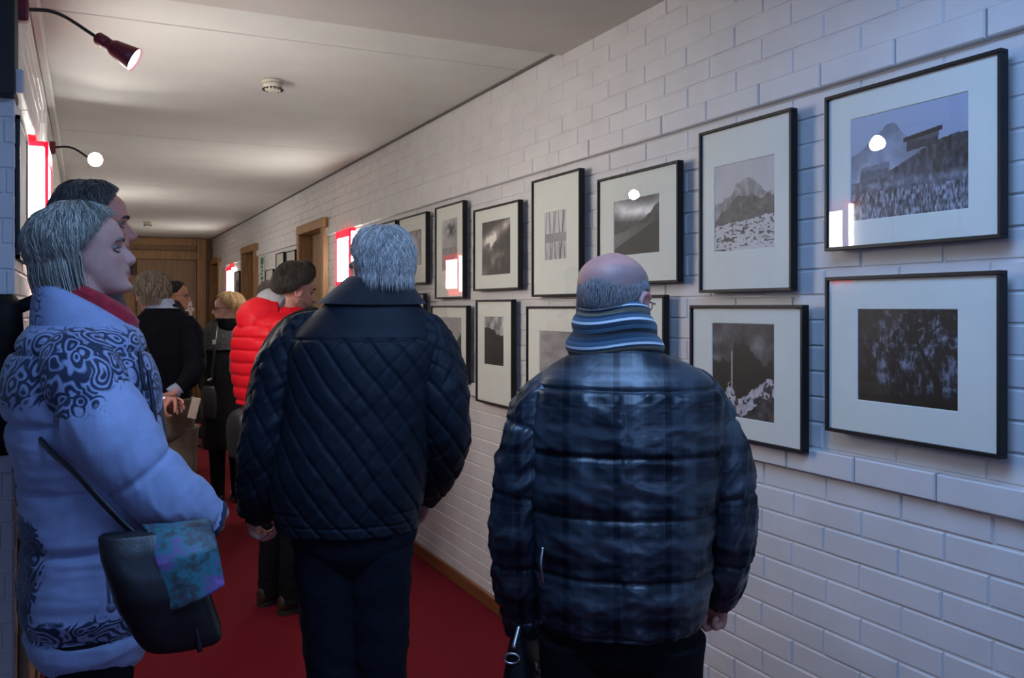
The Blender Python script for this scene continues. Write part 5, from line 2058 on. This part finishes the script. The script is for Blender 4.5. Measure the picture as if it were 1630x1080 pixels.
hair_mesh(body, Hm, dark_hair, lambda t, p: .018 + .022 * g(t - 20, 32) * (1 + .3 * math.cos(R(p))), lambda p: float(np.interp(abs(p), (0, 30, 52, 70, 88, 105, 130, 180), (40, 46, 62, 82, 84, 104, 118, 122))), n=2200, L=(24, 45), rad=.0012, mess=.009, swirl=.4, seed=17, lump=.007)
eyes(body, Hm)
brows(body, Hm, MATS['dark_brow'])
# his dark bag: wide strap over the near shoulder, body at the back of the hip
c0 = f.p(392, 690, 4.28)
m = MB()
rows = [(c0[2] - .12, c0[0], c0[1], .04, .04), (c0[2] - .10, c0[0], c0[1], .085, .075), (c0[2] + .02, c0[0], c0[1], .10, .085), (c0[2] + .09, c0[0], c0[1], .085, .07), (c0[2] + .12, c0[0], c0[1], .04, .035)]
P = orient(ringstack(rows, 36, 50, p=2.4))
m.grid(P)
st = MB()
q = f.tube([(392, 664, 4.06, 6), (399, 626, 4.04, 9), (411, 582, 4.03, 10), (425, 550, 4.03, 10), (441, 525, 4.05, 9), (458, 508, 4.12, 8), (478, 497, 4.28, 6), (500, 492, 4.5, 6), (506, 505, 4.62, 6)])
st.grid(orient(sweep(q, 70, 10, flat=.6)))
k = MB()
q = f.p(393, 691, 4.16)
k.tube([tuple(q + np.array((.012 * math.cos(t), 0, .012 * math.sin(t)))) for t in np.linspace(0, TAU, 13)], .003, 8, 30)
held([('body', m, blackleather), ('strap', st, blackbag), ('ring', k, steel)], f.M, (c0[0], c0[1], c0[2] - .12), 'messenger_bag', 'dark rounded bag hung by a wide strap across the red puffer jacket', 'bag')


# ------------------------------------------------------------------ people farther down the corridor
def far_person(px, d, rot, H, label, skin, coat, trs, shoe_m, hairm, hair_kw, crown_py, yaw=0, wide=1.0, spec=False, seed=1, hs=1.0):
    f = Fr(px, d, rot)
    k = H / 1.75
    tor = [(z * k, 0, y, a * k * wide, b * k * wide) for z, y, a, b in ((.84, 0, .195, .145), (1.0, 0, .19, .14), (1.15, 0, .195, .145), (1.3, 0, .21, .14), (1.4, -.005, .20, .12), (1.45, -.01, .155, .10), (1.49, -.012, .09, .082), (1.52, -.012, .066, .07))]
    sl = [[(s * a * k, y * k, z * k, r * k) for a, y, z, r in ((.185, -.01, 1.40, .068), (.222, -.015, 1.27, .064), (.24, -.02, 1.12, .058), (.232, .03, .99, .052), (.22, .07, .89, .042))] for s in (-1, 1)]
    Hm = head_mat((0, -.015, H - .20 * hs), yaw, 0, 0, hs)
    lg = legs2(-.09, .09, .86 * k, .095)
    b = person(label, f.o, rot, H, tor, sl, lg, Hm, skin, .0065, 2, maskfn=face_mask(Hm),
               hands=[((sl[0][-1][:3], (0, .1, -1), (.2, 1, 0), 1), dict()), ((sl[1][-1][:3], (0, .1, -1), (-.2, 1, 0), -1), dict())])
    garment(b, 'jacket', coat, tor, sl, d_plain(.005, seed), d_psl(.006, seed + 3), (70, 80), (50, 36))
    m = MB()
    m.grid(orient(ringstack([(z * k, 0, -.012, a, c) for z, a, c in ((1.47, .105, .095), (1.52, .088, .088), (1.56, .08, .082), (1.555, .07, .072), (1.51, .07, .072))], 16, 40)), cap0=False, cap1=False)
    m.build('collar', coat, b)
    trousers(b, trs, [(.76 * k, 0, .0, .06, .05), (.82 * k, 0, .0, .15, .12), (.92 * k, 0, 0, .165, .125), (1.02 * k, 0, 0, .16, .12)], lg, res=(40, 30))
    shoes(b, lg, (shoe_m, sole), ((-.15, 1), (.15, 1)))
    hair_mesh(b, Hm, hairm, lambda t, p: hair_kw.get('th', .014), lambda p: float(np.interp(abs(p), (0, 40, 60, 80, 100, 130, 180), hair_kw.get('edge', (40, 48, 66, 84, 92, 116, 120)))), n=700, L=(20, 40), rad=.0022, mess=.006, swirl=.3, seed=seed)
    eyes(b, Hm)
    if spec:
        glasses(b, Hm, black_rim)
    return f, b


black_jk = mat('plain_black_jacket', (.010, .010, .012), .8, .2, 40, .3, 300)
grey_top = mat('light_grey_top', (.34, .33, .33), .9, .1, 40)
dkblue = mat('dark_blue_jacket', (.014, .017, .034), .8, .2, 40)
hair_black = hair_mat('black_hair', (.006, .006, .006), (.035, .03, .028))
hair_grey = hair_mat('light_brown_grey_hair', (.16, .13, .11), (.42, .36, .32))
hair_white = hair_mat('fair_hair', (.3, .25, .2), (.65, .58, .5))
f1, b1 = far_person(279, 8.2, -92, 1.775, 'orange-lit person with glasses and black hair, beyond the navy sweater man', skin_orange_lit, black_jk, black_cloth, shoe_brown, hair_black, dict(th=.012), 447, yaw=-2, spec=True, seed=31, hs=1.12)
f2, b2 = far_person(291, 9.7, -92, 1.66, 'very pale faced person half hidden behind the orange-lit person with glasses', skin_white, dkblue, black_cloth, shoe_black, hair_white, dict(th=.014), 470, seed=41)
f3, b3 = far_person(432, 6.3, -30, 1.72, 'light haired person in pale grey, just showing behind the red hood', skin_pale, grey_top, navy_cloth, shoe_black, hair_grey, dict(th=.016), 443, seed=51)
# bag and leaflet carried by the person with glasses
f = f1
c0 = f.p(310, 668, 8.0)
m = MB()
P = orient(ringstack([(c0[2] - .17, c0[0], c0[1], .05, .12), (c0[2] - .15, c0[0], c0[1], .07, .16), (c0[2], c0[0], c0[1], .065, .16), (c0[2] + .14, c0[0], c0[1], .04, .13), (c0[2] + .155, c0[0], c0[1], .02, .12)], 30, 40, p=3))
m.grid(P)
h = MB()
h.tube([(c0[0], c0[1] - .10, c0[2] + .14), (c0[0] + .01, c0[1] - .06, c0[2] + .30), (c0[0], c0[1] + .02, c0[2] + .33), (c0[0] - .01, c0[1] + .08, c0[2] + .28), (c0[0], c0[1] + .11, c0[2] + .14)], .010, 8, 30)
t_ = MB()
t_.grid(orient(ringstack([(c0[2] - .06, c0[0], c0[1], .072, .166), (c0[2] - .03, c0[0], c0[1], .072, .166)], 6, 40, p=3)), cap0=False, cap1=False)
held([('body', m, blackbag), ('handle', h, blackbag), ('red_stripe', t_, red_gloss)], f.M, (c0[0], c0[1], c0[2] - .17), 'tote_bag', 'dark bag with a red stripe hanging beside the khaki trousers, far down the corridor', 'bag')
paper = mat('cream_paper', (.50, .42, .32), .8, .05)
m = MB()
w = fs.p(309, 650, 4.62)
m.box(-.022, .022, -.004, .004, -.055, .055, b=.002, M=Matrix.Translation(tuple(w)) @ Matrix.Rotation(R(14), 4, 'Y'))
o = m.build('leaflet', paper, None, M=fs.M)
tag(o, 'folded cream leaflet held just right of the clasped hands', 'leaflet')
# ================================================================== camera and light
cam = bpy.data.cameras.new('camera')
cam.sensor_width = 36
cam.lens = 36 * F / 1630
cam.shift_y = -50 / 1630
cam.clip_start = .02
co = bpy.data.objects.new('camera', cam)
co.location = (0, 0, EYE)
co.rotation_euler = (R(90), 0, -TH)
C.objects.link(co)
SC.camera = co


def area(name, loc, rot, sx, sy, power, col):
    l = bpy.data.lights.new(name, 'AREA')
    l.shape = 'RECTANGLE'
    l.size, l.size_y = sx, sy
    l.energy = power
    l.color = col
    o = bpy.data.objects.new(name, l)
    o.location = loc
    o.rotation_euler = rot
    C.objects.link(o)
    return o


# assumed blue daylight: foyer window behind the camera, unseen, and an added overhead light
area('assumed_window_daylight', (-.45, Y_BACK + .02, 1.68), (R(90), 0, 0), 3.3, 1.4, 18, (.24, .44, 1.0))  # area light standing in for daylight from the assumed window
area('assumed_overhead_daylight', (.62, .95, CEIL - .06), (0, 0, 0), 1.1, 1.1, 21, (.27, .51, 1.0))  # assumed daylight from above; the ceiling over it is solid, without an opening

w = bpy.data.worlds.new('sky')
w.use_nodes = True
w.node_tree.nodes['Background'].inputs['Color'].default_value = (.35, .5, .9, 1)
w.node_tree.nodes['Background'].inputs['Strength'].default_value = .3
SC.world = w
SC.view_settings.view_transform = 'Standard'
SC.view_settings.look = 'None'
SC.view_settings.exposure = .70
SC.view_settings.gamma = 1
SC.view_settings.use_curve_mapping = False
SC.cycles.use_denoising = True
SC.cycles.max_bounces = 6
SC.cycles.transparent_max_bounces = 12
SC.cycles.caustics_reflective = False
SC.cycles.caustics_refractive = False
SC.cycles.sample_clamp_indirect = 6
